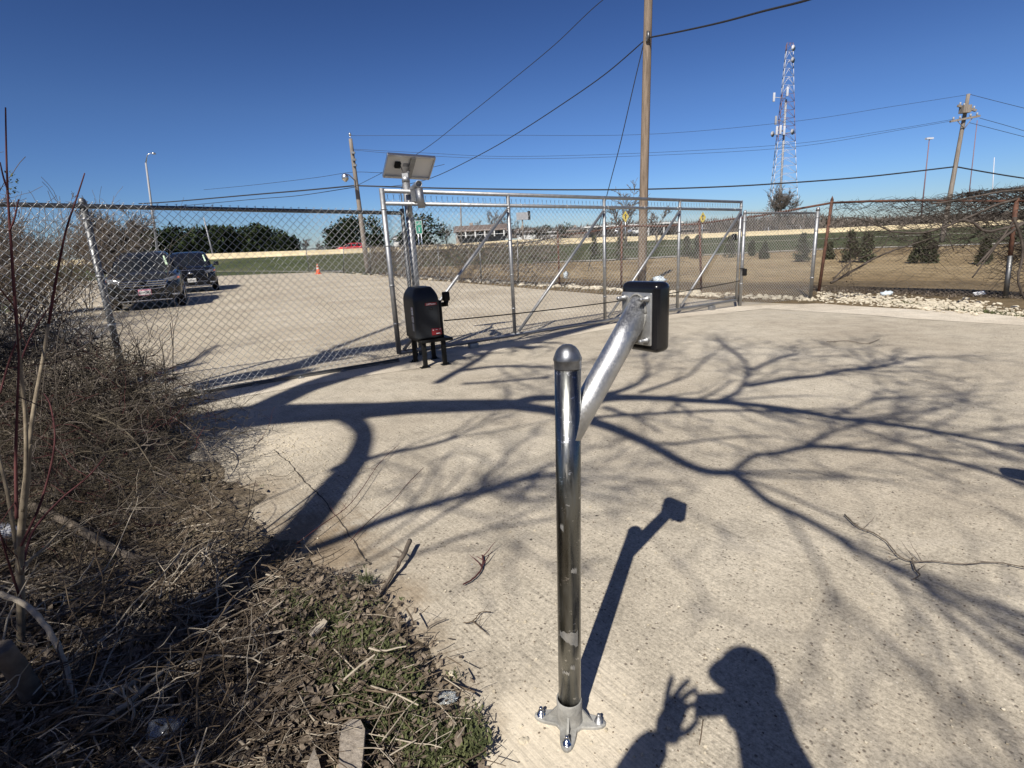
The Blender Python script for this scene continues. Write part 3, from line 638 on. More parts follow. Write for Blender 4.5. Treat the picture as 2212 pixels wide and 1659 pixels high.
# weld bead
q = MB(); q.tube([p-hz*.001 for p in rr]+[rr[0]-hz*.001], .0028, 6); q.build('weld_bead', M['castmetal'], pla)
for sx in (-1, 1):
    for sz in (-1, 1):
        bc = pc+hx_*(sx*.035)+V((0, 0, sz*.049)); q = MB(); q.lathe(bc-hz*.003, [(.0075, 0), (.0075, -.006), (.0048, -.006), (.0048, -.024), (.004, -.026), (.0005, -.0262)], 12, hz); q.build('bolt', M['galv'], pla)
kc = pc+hz*(.004+.026)+V((0, 0, .002)); q = MB(); q.box(kc, (.118, .168, .052), hx_, V((0, 0, 1)), hz, .016); kb = q.build('keypad_housing', M['blackgloss'], kp)
q = MB(); q.box(kc+hz*.0265, (.095, .14, .004), hx_, V((0, 0, 1)), hz, .0018)
kf = q.build('keypad_face', M['blackmetal'], kb); q = MB()
for i in range(3):
    for j in range(4): q.box(kc+hz*.0295+hx_*((i-1)*.022)+V((0, 0, (1.5-j)*.022-.01)), (.015, .015, .004), hx_, V((0, 0, 1)), hz, .0018)
q.build('buttons', M['alu'], kf)
q = MB()
for a0_, a1_s, z0_, z1_, z2_ in ((-2.6, -.9, .315, .300, .268), (-2.3, -1.7, .195, .19, .185), (-1.6, -1.2, .215, .205, .20), (-1.9, -1.75, .78, .76, .74), (-1.5, -1.0, .50, .49, .485), (-2.4, -2.1, .62, .61, .60)):
    top_, bot_ = [], []; q = MB()
    for k in range(9):
        t = k/8; an = lerp(a0_, a1_s, t); d_ = V((math.cos(an), math.sin(an), 0))*(PR+.0005); top_.append(PA(z0_-.004*math.sin(k*2.1))+d_); bot_.append(PA(lerp(z1_, z2_, t)+.003*math.sin(k*3.3))+d_)
    q.loft([top_, bot_], False, False); q.build('scuff_mark', M['zincplate'], post)
q = MB(); sl = .0345
q.lathe(pb, [(sl+.002, .0), (sl+.001, .02), (sl, .05), (sl, .083), (sl-.001, .085), (PR+.0013, .085), (PR+.001, .07)], 40); q.build('base_sleeve', M['castmetal'], kp)
# flange with four lobes
th0 = math.atan2(-.016, .076); fl = []
for k in range(72):
    t = 2*math.pi*k/72; lob = max(0, math.cos(2*(t-th0)))**2.4; lob2 = lob*(1 if True else 0)
    # four lobes: cos(2x) positive twice, use |.|
    l4 = abs(math.cos(2*(t-th0)))**3.8
    rad = .041+.057*l4; fl.append(pb+V((rad*math.cos(t), rad*math.sin(t), .006)))
top = [p+V((0, 0, .009)) for p in fl]; q = MB(); q.loft([[V((p.x, p.y, .004)) for p in fl], [V((p.x, p.y, .013)) for p in fl], [(pb+V((0, 0, .016))).lerp(V((p.x, p.y, .016)), .95) for p in fl]], True, True, False); q.build('base_flange', M['castmetal'], kp)
for k in range(4):
    t = th0+k*math.pi/2; dr = V((math.cos(t), math.sin(t), 0)); sd = V((-dr.y, dr.x, 0))
    q = MB(); q.prism([pb+dr*.030+sd*-.003+V((0, 0, .014)), pb+dr*.064+sd*-.003+V((0, 0, .014)), pb+dr*.034+sd*-.003+V((0, 0, .052)), pb+dr*.030+sd*-.003+V((0, 0, .052))], sd*.006); q.build('gusset', M['castmetal'], kp)
    bc = pb+dr*.079; q = MB(); q.lathe(bc+V((0, 0, .015)), [(.0125, 0), (.0125, .002), (.0095, .002), (.0095, .012), (.0055, .013), (.0055, .024), (.004, .026), (.0005, .0265)], 6 if k % 2 else 8); q.build('anchor_bolt', M['chrome'] if k else M['galv'], kp)
# ------------------------------------------------------------ rusty fence
rb = [(742, 590), (800, 594), (870, 600), (950, 606), (1040, 612), (1120, 617), (1209, 620), (1342, 625), (1515, 627), (1768, 633), (2172, 646), (2520, 664)]
rt = [(742, 533), (800, 533), (868, 532), (946, 530), (1036, 528), (1118, 525), (1205, 508), (1343, 487), (1511, 482), (1797, 436), (2196, 432), (2700, 420)]
rf = thing('rusty_fence', xy(G(1768, 633)), 'old rust brown chain link fence with leaning posts along the far edge of the paving', 'fence')
RB = [xy(G(*p)) for p in rb]; RT = []
for b, (u, v) in zip(RB, rt):
    r = ray(u, v)
    # leaning only within the plane facing us: keep distance, read height and sideways lean
    t = b.y/r.y; p = CAM+r*t; RT.append(p)
for i in range(len(RB)): RB[i].z = gh(RB[i].x, RB[i].y)
def RZ(i, t, s):
    b = RB[i].lerp(RB[i+1], t); a = RT[i].lerp(RT[i+1], t); return b.lerp(a, s)
for i in range(len(RB)):
    r = .032 if i in (9, 10, 11) else .028
    if i == 10:
        q = MB(); q.tube([RB[i]-V((0, 0, .05)), RB[i].lerp(RT[i], .45)], r+.006, 12); po = q.build('post', M['galvdark'], rf)
        q = MB(); q.tube([RB[i].lerp(RT[i], .40), RT[i]+V((0, 0, .03))], r+.003, 12); q.build('rusty_sleeve', M['rust'], po)
    else:
        q = MB(); q.tube([RB[i]-V((0, 0, .05)), RT[i]+V((0, 0, .03))], r, 10); q.lathe(RT[i]+V((0, 0, .03)), [(r+.004, 0), (r*.7, .04), (.002, .09)], 10); po = q.build('post', M['rust'] if i > 5 else M['galvdark'], rf)
for i in range(len(RB)-1):
    q = MB(); a, b = RT[i]-V((0, 0, .02)), RT[i+1]-V((0, 0, .02)); mid = a.lerp(b, .5); mid.z -= (.03 if i < 9 else -.03); q.tube([a, a.lerp(mid, .5)+V((0, 0, .01)), mid, mid.lerp(b, .5), b], .022 if i > 5 else .018, 8); q.build('top_rail', M['rust'] if i > 5 else M['galvdark'], rf)
q = MB()
for i in range(len(RB)-1):
    L = (xy(RB[i+1])-xy(RB[i])).length; pw = .076 if i > 6 else .11; nc = int(L/(pw/2)); hgt = (RT[i]-RB[i]).length; nz = int(hgt/(pw/2))
    for c in range(nc):
        pts = []
        for k in range(nz+1):
            x = (c+((k+c) % 2))/nc
            p = RZ(i, min(1, x), .02+.93*k/nz); wv = mn.noise(p*1.3)*.035; pts.append(p+V((wv, wv, 0)))
        q.tube(pts, .0030 if i > 6 else .0034, 3, False)
q.build('mesh', M['wireold'], rf)
def wander(p, d, L, n, wig, up=0., att=None):
    pts = [V(p)]; d = V(d).normalized()
    for i in range(n):
        d = (d+V((U(-wig, wig), U(-wig, wig), U(-wig, wig)+up))).normalized(); p = pts[-1]+d*(L/n); pts.append(p)
    return pts
def vine_patch(mb, i, t0, t1, n, smin, smax, L=(.3, .95), r=(.0025, .006), over=.25):
    for _ in range(n):
        t = U(t0, t1); s = smin+(smax-smin)*random.random()**.6; p = RZ(i, t, s); d = (RZ(i, 1, .5)-RZ(i, 0, .5)).normalized()*random.choice((-1, 1))+V((0, 0, U(-.8, .8))); d.y += U(-.15, .15)
        k = random.randint(6, 10); l = U(*L); pts = [p]; dd = d.normalized(); up = U(-.02, .1)
        for j in range(k):
            dd = (dd+V((U(-.35, .35), U(-.10, .10), U(-.45, .45)+up*(1 if j < k/2 else -2)))).normalized(); pts.append(pts[-1]+dd*(l/k))
        # keep near the fence plane
        base = RZ(i, t, s); nrm = V((-(RB[i+1]-RB[i]).y, (RB[i+1]-RB[i]).x, 0)).normalized()
        pts = [q_-nrm*((q_-base).dot(nrm)*.75) for q_ in pts]; ztop = lerp(RT[i].z, RT[i+1].z, t)+.04+.16*(smax > 1.1)*sst(.5, 1, t if i == 9 else 1)
        pts = [V((q_.x, q_.y, q_.z if q_.z < ztop else ztop-(q_.z-ztop)*.6+U(-.02, .04))) for q_ in pts]
        rr = U(*r); mb.tube(pts, [rr*(1-.75*j/k) for j in range(k+1)], 3, False)
        for _2 in range(2):
            j = random.randint(2, k-1); mb.tube(wander(pts[j], V((U(-1, 1), U(-.3, .3), U(-.6, .8))), U(.05, .16), 3, .5), [rr*.5, rr*.4, rr*.3, rr*.15], 3, False)
vn = MB()
vine_patch(vn, 9, .45, 1., 260, .5, 1.06, r=(.003, .007)); vine_patch(vn, 9, .05, .7, 170, .5, 1.0, r=(.003, .006)); vine_patch(vn, 9, .2, 1., 110, .35, .8, r=(.003, .006)); vine_patch(vn, 9, .75, 1., 200, .65, 1.15, r=(.003, .008)); vine_patch(vn, 10, 0, .35, 420, .3, 1.15, r=(.003, .009)); vine_patch(vn, 10, .0, .25, 160, .1, .6)
vine_patch(vn, 9, 0, 1., 60, .05, .6, r=(.002, .004), L=(.3, .9))
def thick(mb, px, D, r0, r1, n=6):
    P = [W(u, v, D if not isinstance(D, list) else lerp(D[0], D[1], i/(len(px)-1))) for i, (u, v) in enumerate(px)]
    # smooth
    Q = []
    for i in range(len(P)-1):
        for k in range(4):
            t = k/4; p0 = P[max(i-1, 0)]; p1 = P[i]; p2 = P[i+1]; p3 = P[min(i+2, len(P)-1)]
            Q.append(.5*((2*p1)+(p2-p0)*t+(2*p0-5*p1+4*p2-p3)*t*t+(3*p1-p0-3*p2+p3)*t**3))
    Q.append(P[-1]); mb.tube([q_+V((U(-.3, .3), U(-.3, .3), U(-.3, .3)))*r0 for q_ in Q], [lerp(r0, r1, i/(len(Q)-1)) for i in range(len(Q))], n); return Q
for a in (([(1795, 612), (1850, 580), (1900, 553), (1955, 533), (2040, 505)], 10.2, .025, .008), ([(1800, 603), (1840, 565), (1900, 540), (1925, 500)], 10., .014, .005), ([(1925, 500), (2000, 502), (2090, 470), (2160, 440), (2220, 425)], 9.2, .014, .022),
          ([(1790, 490), (1830, 470), (1880, 480), (1925, 500)], 9.9, .01, .012), ([(2110, 575), (2150, 530), (2185, 500), (2230, 470)], 8.2, .016, .022), ([(2100, 600), (2130, 560), (2160, 520), (2195, 470)], 8.2, .010, .014),
          ([(2060, 540), (2040, 500), (2010, 470), (1980, 462)], 9, .008, .004), ([(2070, 475), (2100, 480), (2130, 500), (2180, 490), (2240, 470)], 8.5, .02, .02), ([(2010, 440), (2070, 432), (2130, 420), (2180, 412), (2240, 408)], 8.5, .012, .02),
          ([(2235, 690), (2200, 610), (2210, 540), (2190, 470)], 7.6, .012, .018)): thick(vn, *a)
vo = vn.build('vine_tangle', M['vine'], loc=RB[10]); tag(vo, 'leafless grey vines tangled over the top of the rusty fence at right', 'vine')
vn = MB()
for i in range(1, 6): vine_patch(vn, i, 0, 1, int(150*(RB[i+1]-RB[i]).length), .0, 1.0, L=(.3, 1.1), r=(.006, .012))
vine_patch(vn, 6, 0, 1, 120, .0, 1.05, L=(.4, 1.2), r=(.004, .008)); vine_patch(vn, 7, 0, 1, 60, .0, 1.0, L=(.4, 1.2), r=(.003, .006)); vine_patch(vn, 8, 0, 1, 40, .0, .7, L=(.3, .9), r=(.003, .005))
vo = vn.build('vine_tangle', M['twiggrey'], loc=RB[4]); tag(vo, 'dense dry grey brown vines smothering the far fence behind the sliding gate', 'vine')
# dark leaf clump hanging on the fence
q = MB(); cpt = W(1835, 540, 10.4)
for _ in range(260):
    p = cpt+V((random.gauss(0, .13), random.gauss(0, .06), random.gauss(0, .38))); s_ = U(.012, .03); a = V((U(-1, 1), U(-1, 1), U(-1, 1))).normalized(); b = a.cross(V((U(-1, 1), U(-1, 1), 1))).normalized(); q.poly([p-a*s_, p+b*s_*.5, p+a*s_, p-b*s_*.5])
for _ in range(10): q.tube(wander(cpt+V((U(-.1, .1), 0, -.5)), (U(-.3, .3), 0, 1), 1., 6, .3), .004, 3, False)
tag(q.build('withered_creeper', M['vine'], loc=cpt), 'clump of withered dark leaves hanging beside the brown leaning post', 'plant')
# rust coloured leaves heap / rocks -----------------------------
q = MB(); i = 0
def rocks(px0, px1, n, s0, s1, dy=8):
    global i
    for _ in range(n):
        t = random.random(); u = lerp(px0[0], px1[0], t); v = lerp(px0[1], px1[1], t)+U(-dy, dy)*(.35+.65*random.random()); p = G(u, v); s_ = U(s0, s1)*(.5+random.random()**2); i += 1
        q.blob(p+V((0, 0, .012+s_*.25)), s_, i, (U(.8, 1.3), U(.8, 1.3), U(.5, .8)))
rocks((1765, 640), (2120, 668), 1250, .014, .040, 16); rocks((2080, 655), (2260, 690), 170, .012, .04, 14); rocks((1500, 637), (1760, 648), 260, .02, .05, 6); rocks((760, 592), (1500, 638), 420, .04, .085, 4); rocks((1380, 632), (1530, 640), 60, .05, .09, 5)
tag(q.build('limestone_rocks', M['rock']), 'pale broken limestone rocks strewn along the foot of the rusty fence', 'rocks', kind='stuff')
# litter
def bagmesh(mb, c, s, seed, sq=(1, 1, 1)):
    rnd = random.Random(seed); n = 9; rings = []
    for i in range(7):
        t = i/6; ph = math.pi*t; rr = math.sin(ph)*.5+.02
        rings.append([c+V((math.cos(2*math.pi*k/n)*rr*sq[0], math.sin(2*math.pi*k/n)*rr*sq[1], (.5-.5*math.cos(ph))*sq[2]))*s*rnd.uniform(.75, 1.2)+V((0, 0, .0)) for k in range(n)])
    mb.loft(rings, True, True)
for nm, u, v, s_, mt, sq, lb in (('plastic_bag', 1425, 612, .30, 'bag', (1.3, .8, .7), 'crumpled pale plastic bag caught among the rocks behind the sliding gate, right of centre'),
                                 ('plastic_bag', 1222, 603, .22, 'bag', (.8, .6, 1.2), 'small bluish plastic bag caught upright in the far fence behind the gate'),
                                 ('plastic_bag', 1914, 640, .20, 'bag', (1.3, .7, .5), 'torn grey plastic scrap lying on the white rocks by the rusty fence')):
    p = G(u, v); q = MB(); bagmesh(q, p, s_, u, sq); tag(q.build(nm, M[mt], loc=p), lb, 'litter')
p = G(2115, 641); q = MB(); q.prism([p+V((-.11, -.03, .02)), p+V((.10, -.02, .035)), p+V((.11, .05, .09)), p+V((-.09, .05, .07))], V((0, -.006, .012))); q.build; tag(q.build('paper_scrap', M['paper'], loc=p), 'white paper scrap on the dark leaves under the rusty fence', 'litter')
# ------------------------------------------------------------ barrier along the highway
ba = []
for u, vt in ((-500, 585), (0, 566), (300, 556), (450, 548), (560, 544), (700, 540), (860, 533), (1000, 526), (1106, 518), (1250, 514), (1400, 511), (1600, 505), (1760, 499), (1969, 486), (2129, 480), (2300, 474), (2700, 462)):
    ba.append(W(u, vt, 93))
q = MB(); rings = []
for p in ba:
    pb_ = gh(p.x, 93); zt = max(p.z, pb_+.75)
    rings.append([V((p.x, 92.7, pb_-.2)), V((p.x, 92.7, pb_+.1)), V((p.x, 92.85, pb_+.3)), V((p.x, 92.93, zt)), V((p.x, 93.1, zt)), V((p.x, 93.3, pb_-.2))])
q.loft(rings, True, True, False); bo = q.build('highway_barrier', M['barrier'], loc=V((0, 93, 1))); tag(bo, 'long cream concrete barrier wall along the raised highway in the distance', 'barrier')
# highway deck
q = MB(); q.add([(x, y, zbar(x)+.02) for x in range(-400, 401, 20) for y in (93.4, 112)], [(2*i, 2*i+1, 2*i+3, 2*i+2) for i in range(40)], True); tag(q.build('highway', M['road']), kind='structure')
# ------------------------------------------------------------ utility poles
def upole(base, top, r0, r1, name, lab, mat='pole'):
    o = thing(name, base, lab, 'utility pole'); q = MB(); n = 14
    q.tube([base.lerp(top, i/n) for i in range(n+1)], [lerp(r0, r1, i/n) for i in range(n+1)], 14); q.build('shaft', M[mat], o); return o
b1 = xy(G(1386, 618)); D1 = b1.y; tp = W(1402, -60, D1); P1 = upole(b1, tp, .125, .105, 'utility_pole', 'tall weathered wooden utility pole rising past the top of the picture behind the gate')
q = MB(); q.box(W(1398, 84, D1-.14), (.06, .06, .12)); q.tube([W(1396, 80, D1-.1), W(1401, 80, D1-.1)], .14, 10); q.build('clamp', M['galvdark'], P1)
D2 = 36.; t2p = W(757, 300, D2); b2 = xy(W(795, 590, D2)); P2 = upole(b2, t2p, .17, .11, 'utility_pole', 'leaning grey wooden pole with a lamp on a short arm, behind the left fence', 'pole2')
q = MB(); q.tube([t2p, W(756, 292, D2)], .03, 8); q.lathe(W(756, 291, D2), [(.07, -.05), (.09, .05), (.03, .12)], 10); q.build('top_insulator', M['alu'], P2)
la = W(770, 393, D2); lb_ = W(745, 379, D2-1.); q = MB(); q.tube([la, la.lerp(lb_, .6)+V((0, 0, .18)), lb_+V((0, 0, .10))], .035, 8); arm = q.build('lamp_arm', M['alu'], P2)
q = MB(); q.lathe(lb_+V((0, 0, -.25)), [(.05, -.12), (.18, 0), (.22, .18), (.16, .3), (.05, .36)], 14); q.build('lamp_head', M['alu'], P2)
for v in (330, 345, 357): q = MB(); q.box(W(763+(v-330)*.13, v, D2-.15), (.22, .12, .12)); q.build('spacer_bolt', M['galvdark'], P2)
D3 = 37.; t3p = W(2092, 203, D3); b3 = xy(W(2033, 530, D3)); P3 = upole(b3, t3p, .16, .10, 'utility_pole', 'wooden utility pole with two crossarms standing in the field at right', 'pole2')
for (ua, va), (ub, vb), th in (((2072, 229), (2105, 238), .13), ((2056, 262), (2113, 251), .12)):
    a, b = W(ua, va, D3-.2), W(ub, vb, D3-.2); d_ = (b-a).normalized(); q = MB(); q.box((a+b)/2, ((b-a).length+.2, .12, th), d_, V((0, 1, 0)), d_.cross(V((0, 1, 0)))); ca = q.build('crossarm', M['pole2'], P3)
    for t in (.05, .3, .7, .95): q = MB(); q.lathe(a.lerp(b, t)+V((0, 0, .06)), [(.03, 0), (.06, .04), (.05, .16), (.01, .18)], 8); q.build('insulator', M['grey'], ca)
    q = MB(); mid = W(2086 if va < 240 else 2083, va+16, D3-.15)
    for t in (.2, .8): q.tube([a.lerp(b, t), mid], .025, 5)
    q.build('brace', M['pole2'], ca)
q = MB(); q.box(W(2085, 236, D3-.25), (.5, .4, .45)); q.build('fuse_switch', M['pole2'], P3)
def cable(nm, px, D0, D1_, r, lab, cat='cable', mat='cable'):
    n = len(px); L = [0]
    for a, b in zip(px[:-1], px[1:]): L.append(L[-1]+math.dist(a, b))
    def cr(t):
        s_ = t*L[-1]; k = 0
        while k < n-2 and L[k+1] < s_: k += 1
        f = (s_-L[k])/(L[k+1]-L[k]); P = [V((*px[max(k-1, 0)], 0)), V((*px[k], 0)), V((*px[k+1], 0)), V((*px[min(k+2, n-1)], 0))]
        return .5*((2*P[1])+(P[2]-P[0])*f+(2*P[0]-5*P[1]+4*P[2]-P[3])*f*f+(3*P[1]-P[0]-3*P[2]+P[3])*f**3)
    pts = []; 
    for i in range(41):
        t = i/40; p = cr(t); pts.append(W(p.x, p.y, 1/lerp(1/D0, 1/D1_, t)))
    q = MB(); q.tube(pts, r, 5); tag(q.build(nm, M[mat], loc=pts[0]), lab, cat)
cable('overhead_cable', [(1398, 82), (1310, 158), (1210, 228), (1106, 295), (1020, 343), (930, 385), (850, 402), (774, 402)], D1, D2, .016, 'heavy black cable running down left from the tall pole toward the solar panel')
cable('overhead_cable', [(1398, 82), (1470, 68), (1560, 48), (1650, 24), (1745, 0), (1850, -35)], D1, 9, .020, 'heavy twisted black cable running up right from the tall pole out of the top edge')
cable('overhead_cable', [(1420, -80), (1302, 0), (1200, 95), (1100, 178), (1000, 258), (905, 330), (765, 404)], 20, D2, .014, 'thin dark cable crossing the blue sky above the left cable')
cable('guy_wire', [(1391, 92), (1370, 180), (1340, 310), (1312, 418), (1270, 585)], D1, D1+2, .013, 'steep guy wire running from the tall pole down behind the gate top', 'guy wire')
cable('overhead_cable', [(300, 440), (380, 435), (553, 420), (660, 411), (767, 401)], 50, D2, .045, 'black service cable reaching the lamp pole from the left')
cable('overhead_cable', [(380, 446), (553, 430), (650, 422), (768, 404)], 50, D2, .022, 'thinner sagging cable just below the service cable left of the lamp pole')
cable('overhead_cable', [(767, 401), (930, 406), (1106, 409), (1250, 410), (1381, 409), (1520, 405), (1659, 398), (1860, 383), (2064, 360)], D2, D3, .045, 'long black service cable spanning from the lamp pole to the crossarm pole')
cable('overhead_cable', [(2064, 360), (2130, 372), (2212, 385), (2320, 398)], D3, 37, .045, 'black service cable leaving the crossarm pole at the right edge')
for px, lb in (([(2088, 205), (1921, 231), (1717, 262), (1400, 290), (1050, 292), (758, 293)], 'faint topmost line from the crossarm pole across the sky'), ([(2058, 258), (1909, 283), (1709, 311), (1400, 330), (1106, 338), (930, 331), (762, 322)], 'faint middle line from the lower crossarm across the sky'),
               ([(2106, 252), (1960, 278), (1709, 318), (1400, 336), (1106, 343), (900, 335), (762, 324)], 'faint lower line from the crossarm tip across the sky')):
    cable('power_line', px, D3, D2, .010, lb, 'power line')
for px, lb in (([(2096, 204), (2150, 218), (2230, 238)], 'highest faint wire at the right edge behind the crossarm pole'), ([(2116, 255), (2170, 270), (2230, 288)], 'middle faint wire at the right edge behind the crossarm pole'), ([(2094, 265), (2160, 282), (2230, 300)], 'lowest faint wire at the right edge behind the crossarm pole')):
    cable('power_line', px, D3, 36, .014, lb, 'power line')
cable('power_line', [(440, 410), (553, 399), (680, 384), (762, 372), (830, 373), (900, 368), (960, 355)], 50, 34, .014, 'faint drooping line passing the lamp pole just above its lamp', 'power line')
# highway lamp at left and thin masts
def mast(nm, ub, vb, ut, vt, D, r0, r1, mat, lab, cat, head=None):
    b = W(ub, vb, D); t = W(ut, vt, D); o = thing(nm, V((b.x, b.y, gh(b.x, b.y))), lab, cat); q = MB(); q.tube([V((b.x, b.y, gh(b.x, b.y)-.1)), t], [r0, r1], 8); q.build('shaft', M[mat], o)
    if head: head(o, t)
    return o
def lamphead(o, t):
    q = MB(); q.tube([t, t+V((.5, 0, 1.2)), t+V((1.2, 0, 1.5))], [.1, .07, .06], 8); q.lathe(t+V((1.6, 0, 1.3)), [(.05, .25), (.3, .15), (.35, 0), (.1, -.1)], 10); q.build('lamp_head', M['alu'], o)
mast('highway_lamp', 342, 560, 315, 352, 95, .22, .14, 'grey', 'tall grey highway lamp post behind the parked cars at left', 'lamp post', lamphead)
mast('highway_lamp', 461, 552, 440, 470, 96, .16, .10, 'grey', 'thin grey pole standing against the dark evergreens right of the cars', 'lamp post')
mast('highway_lamp', 996, 520, 995, 433, 115, .18, .12, 'pole2', 'distant pole with a short crossarm seen above the brown house', 'lamp post', lambda o, t: MB().box(t-V((0, 0, .6)), (2.4, .2, .25)).build('crossarm', M['pole2'], o))
mast('radio_mast', 1990, 470, 2008, 296, 420, .5, .3, 'towerred', 'slender distant radio mast with a small cluster at its top', 'mast', lambda o, t: MB().box(t-V((0, 0, 1.)), (5, 2, 1.2)).build('antenna_cluster', M['towerwhite'], o))
mast('radio_mast', 2088, 470, 2111, 260, 700, .6, .4, 'towerred', 'faint tall red radio mast beside the crossarm pole', 'mast')
mast('radio_mast', 2142, 465, 2148, 340, 700, .7, .4, 'towerwhite', 'faint short red and white radio mast near the right edge', 'mast')
# ------------------------------------------------------------ lattice tower
DT = 230.; tb_ = W(1682, 470, DT); tt_ = W(1704, 94, DT); tb_.z = .2; 
tw = thing('lattice_tower', V((tb_.x, tb_.y, tb_.z)), 'tall red and white lattice communications tower with antennas', 'tower')
def TC(s, k, sc=1.):
    c = tb_.lerp(tt_, s); rad = lerp(9.0, 1.5, s**.72)*sc; a = R_(100+120*k); return c+V((math.cos(a), math.sin(a), 0))*rad
nS = 24
for lo, hi, mt in ((0, 12, 'towerwhite'), (12, 18, 'towerred'), (18, 23, 'towerwhite'), (23, 24, 'towerred')):
    band = MB()
    for i in range(lo, hi):
        s0, s1 = (i/nS), ((i+1)/nS)
        for k in range(3):
            band.tube([TC(s0, k), TC(s1, k)], .12, 5); band.tube([TC(s1, k), TC(s1, (k+1) % 3)], .05, 4)
            m_ = (TC(s1, k)+TC(s1, (k+1) % 3))/2; band.tube([TC(s0, k), m_], .055, 4); band.tube([TC(s0, (k+1) % 3), m_], .055, 4)
    band.build('lattice_section', M[mt], tw)
q = MB(); q.tube([tb_.lerp(tt_, 0)+V((-.5, -1.5, 0)), tb_.lerp(tt_, .72)+V((-.3, -1, 0))], .42, 6); q.build('cable_ladder', M['grey'], tw)
for (u, v, k, mt) in ((1672, 210, 'p', 'towerwhite'), (1711, 285, 'd', 'grey'), (1676, 260, 'p', 'grey'), (1686, 280, 'p', 'towerwhite'), (1678, 282, 'p', 'towerwhite'), (1694, 282, 'p', 'towerwhite'), (1712, 130, 'd', 'grey'), (1713, 104, 'd', 'towerwhite'), (1701, 198, 'p', 'towerwhite'), (1668, 290, 'd', 'grey')):
    p = W(u, v, DT-3); q = MB()
    if k == 'p': q.box(p, (.8, .5, 3.2), bev=.1)
    else: q.lathe(p, [(.02, -.5), (.9, 0), (1.1, .2)], 14, V((.5, -1, 0)))
    q.tube([p, V((tb_.lerp(tt_, (p.z-tb_.z)/(tt_.z-tb_.z)).x, DT, p.z))], .12, 4); q.build('antenna', M[mt], tw)
# ------------------------------------------------------------ houses, signs, far cars
def house(nm, u0, u1, vb, vt, D, rmat, wmat, lab, porch=False, dep=9.):
    a, b = W(u0, vb, D), W(u1, vb, D); zb_ = min(gh(a.x, D), a.z)-.3; ztop = W((u0+u1)/2, vt, D).z; zb2 = a.z; he = zb2+(ztop-zb2)*.52
    o = thing(nm, V(((a.x+b.x)/2, D, zb_)), lab, 'building'); x0, x1 = a.x, b.x
    q = MB(); q.box(((x0+x1)/2, D+dep/2, (zb_+he)/2), (x1-x0, dep, he-zb_)); q.prism([(x0, D, he), (x0, D+dep, he), (x0, D+dep/2, ztop-.25)], V((x1-x0, 0, 0))); q.build('wall', M[wmat], o)
    q = MB(); e = .5
    for sg in (-1, 1): q.prism([(x0-e, D+dep/2, ztop), (x0-e, D+dep/2+sg*(dep/2+e), he-.2), (x0-e, D+dep/2+sg*(dep/2+e), he-.38), (x0-e, D+dep/2, ztop-.2)], V((x1-x0+2*e, 0, 0)))
    rf_ = q.build('roof', M[rmat], o); q = MB(); q.box((lerp(x0, x1, .3), D+dep*.6, ztop), (.8, .8, 1.2)); q.build('chimney', M['wallb'], rf_)
    n = max(2, int((x1-x0)/3.5))
    for k in range(n):
        xc = lerp(x0, x1, (k+.5)/n); zc = (zb2+he)/2; q = MB(); q.box((xc, D-.04, zc), (1.3, .1, min(1.3, (he-zb2)*.6))); fw = q.build('window', M['windowdark'], o)
    if porch:
        q = MB(); q.box(((x0+x1)/2, D-1.3, he-.15), (x1-x0, 2.6, .15)); pr = q.build('porch_roof', M[rmat], o)
        for k in range(6): q = MB(); q.box((lerp(x0+.3, x1-.3, k/5), D-2.4, (zb2+he)/2), (.28, .28, he-zb2)); q.build('porch_column', M['wallw'], o)
        q = MB(); q.box(((x0+x1)/2, D-2.45, zb2+.5), (x1-x0, .06, .1)); q.build('porch_rail', M['wallw'], o)
    return o
house('house', 985, 1092, 515, 484, 128, 'roof', 'wallb', 'brown gabled house with a white columned porch beyond the highway', True)
house('house', 1215, 1330, 508, 488, 150, 'roofdark', 'wallb', 'low dark roofed house among pinkish shrubs beyond the highway', False, 12)
house('house', 850, 900, 522, 507, 135, 'roofdark', 'wallw', 'small grey roofed shed beyond the highway left of the green sign', False)
house('house', 1118, 1160, 510, 492, 160, 'roof', 'wallw', 'small light house beyond the highway between the brown house and the billboard', False)
o = thing('shop_canopy', W(1330, 505, 150), 'long low building with a flat white edged canopy beyond the highway', 'building')
a, b = W(1265, 508, 150), W(1458, 500, 150); q = MB(); q.box(((a.x+b.x)/2, 156, (a.z+b.z)/2+.2), (b.x-a.x, 10, 3.4)); q.build('wall', M['roofdark'], o)
q = MB(); q.box(((a.x+b.x)/2, 149, (a.z+b.z)/2+2.1), (b.x-a.x+2, 6, .35)); q.build('canopy', M['wallw'], o)
for k in range(7): q = MB(); q.box((lerp(a.x, b.x, k/6), 146.5, (a.z+b.z)/2+.1), (.3, .3, 3.6)); q.build('canopy_column', M['wallw'], o)
house('house', 1345, 1400, 506, 490, 165, 'roof', 'wallw', 'pale low house left of the tall pole beyond the highway', False)
house('house', 1168, 1208, 509, 495, 170, 'roofdark', 'wallw', 'small pale house with dark roof just right of the billboard', False)
house('house', 1470, 1530, 502, 489, 175, 'roofdark', 'wallb', 'long low tan building beyond the highway near the right end of the gate', False, 12)
bb = W(1128, 467, 140); o = thing('billboard', V((bb.x, bb.y, gh(bb.x, bb.y))), 'small grey billboard on a pole behind the gate top rail', 'billboard'); q = MB(); q.box(bb, (2.9, .8, 1.8)); q.build('board', M['grey'], o); q = MB(); q.box(bb+V((1.7, .3, .1)), (.7, 1.2, 2.1)); q.build('board', M['black'], o)
q = MB(); q.tube([V((bb.x, bb.y+.2, 0)), bb], .18, 8); q.build('pole', M['pole2'], o)
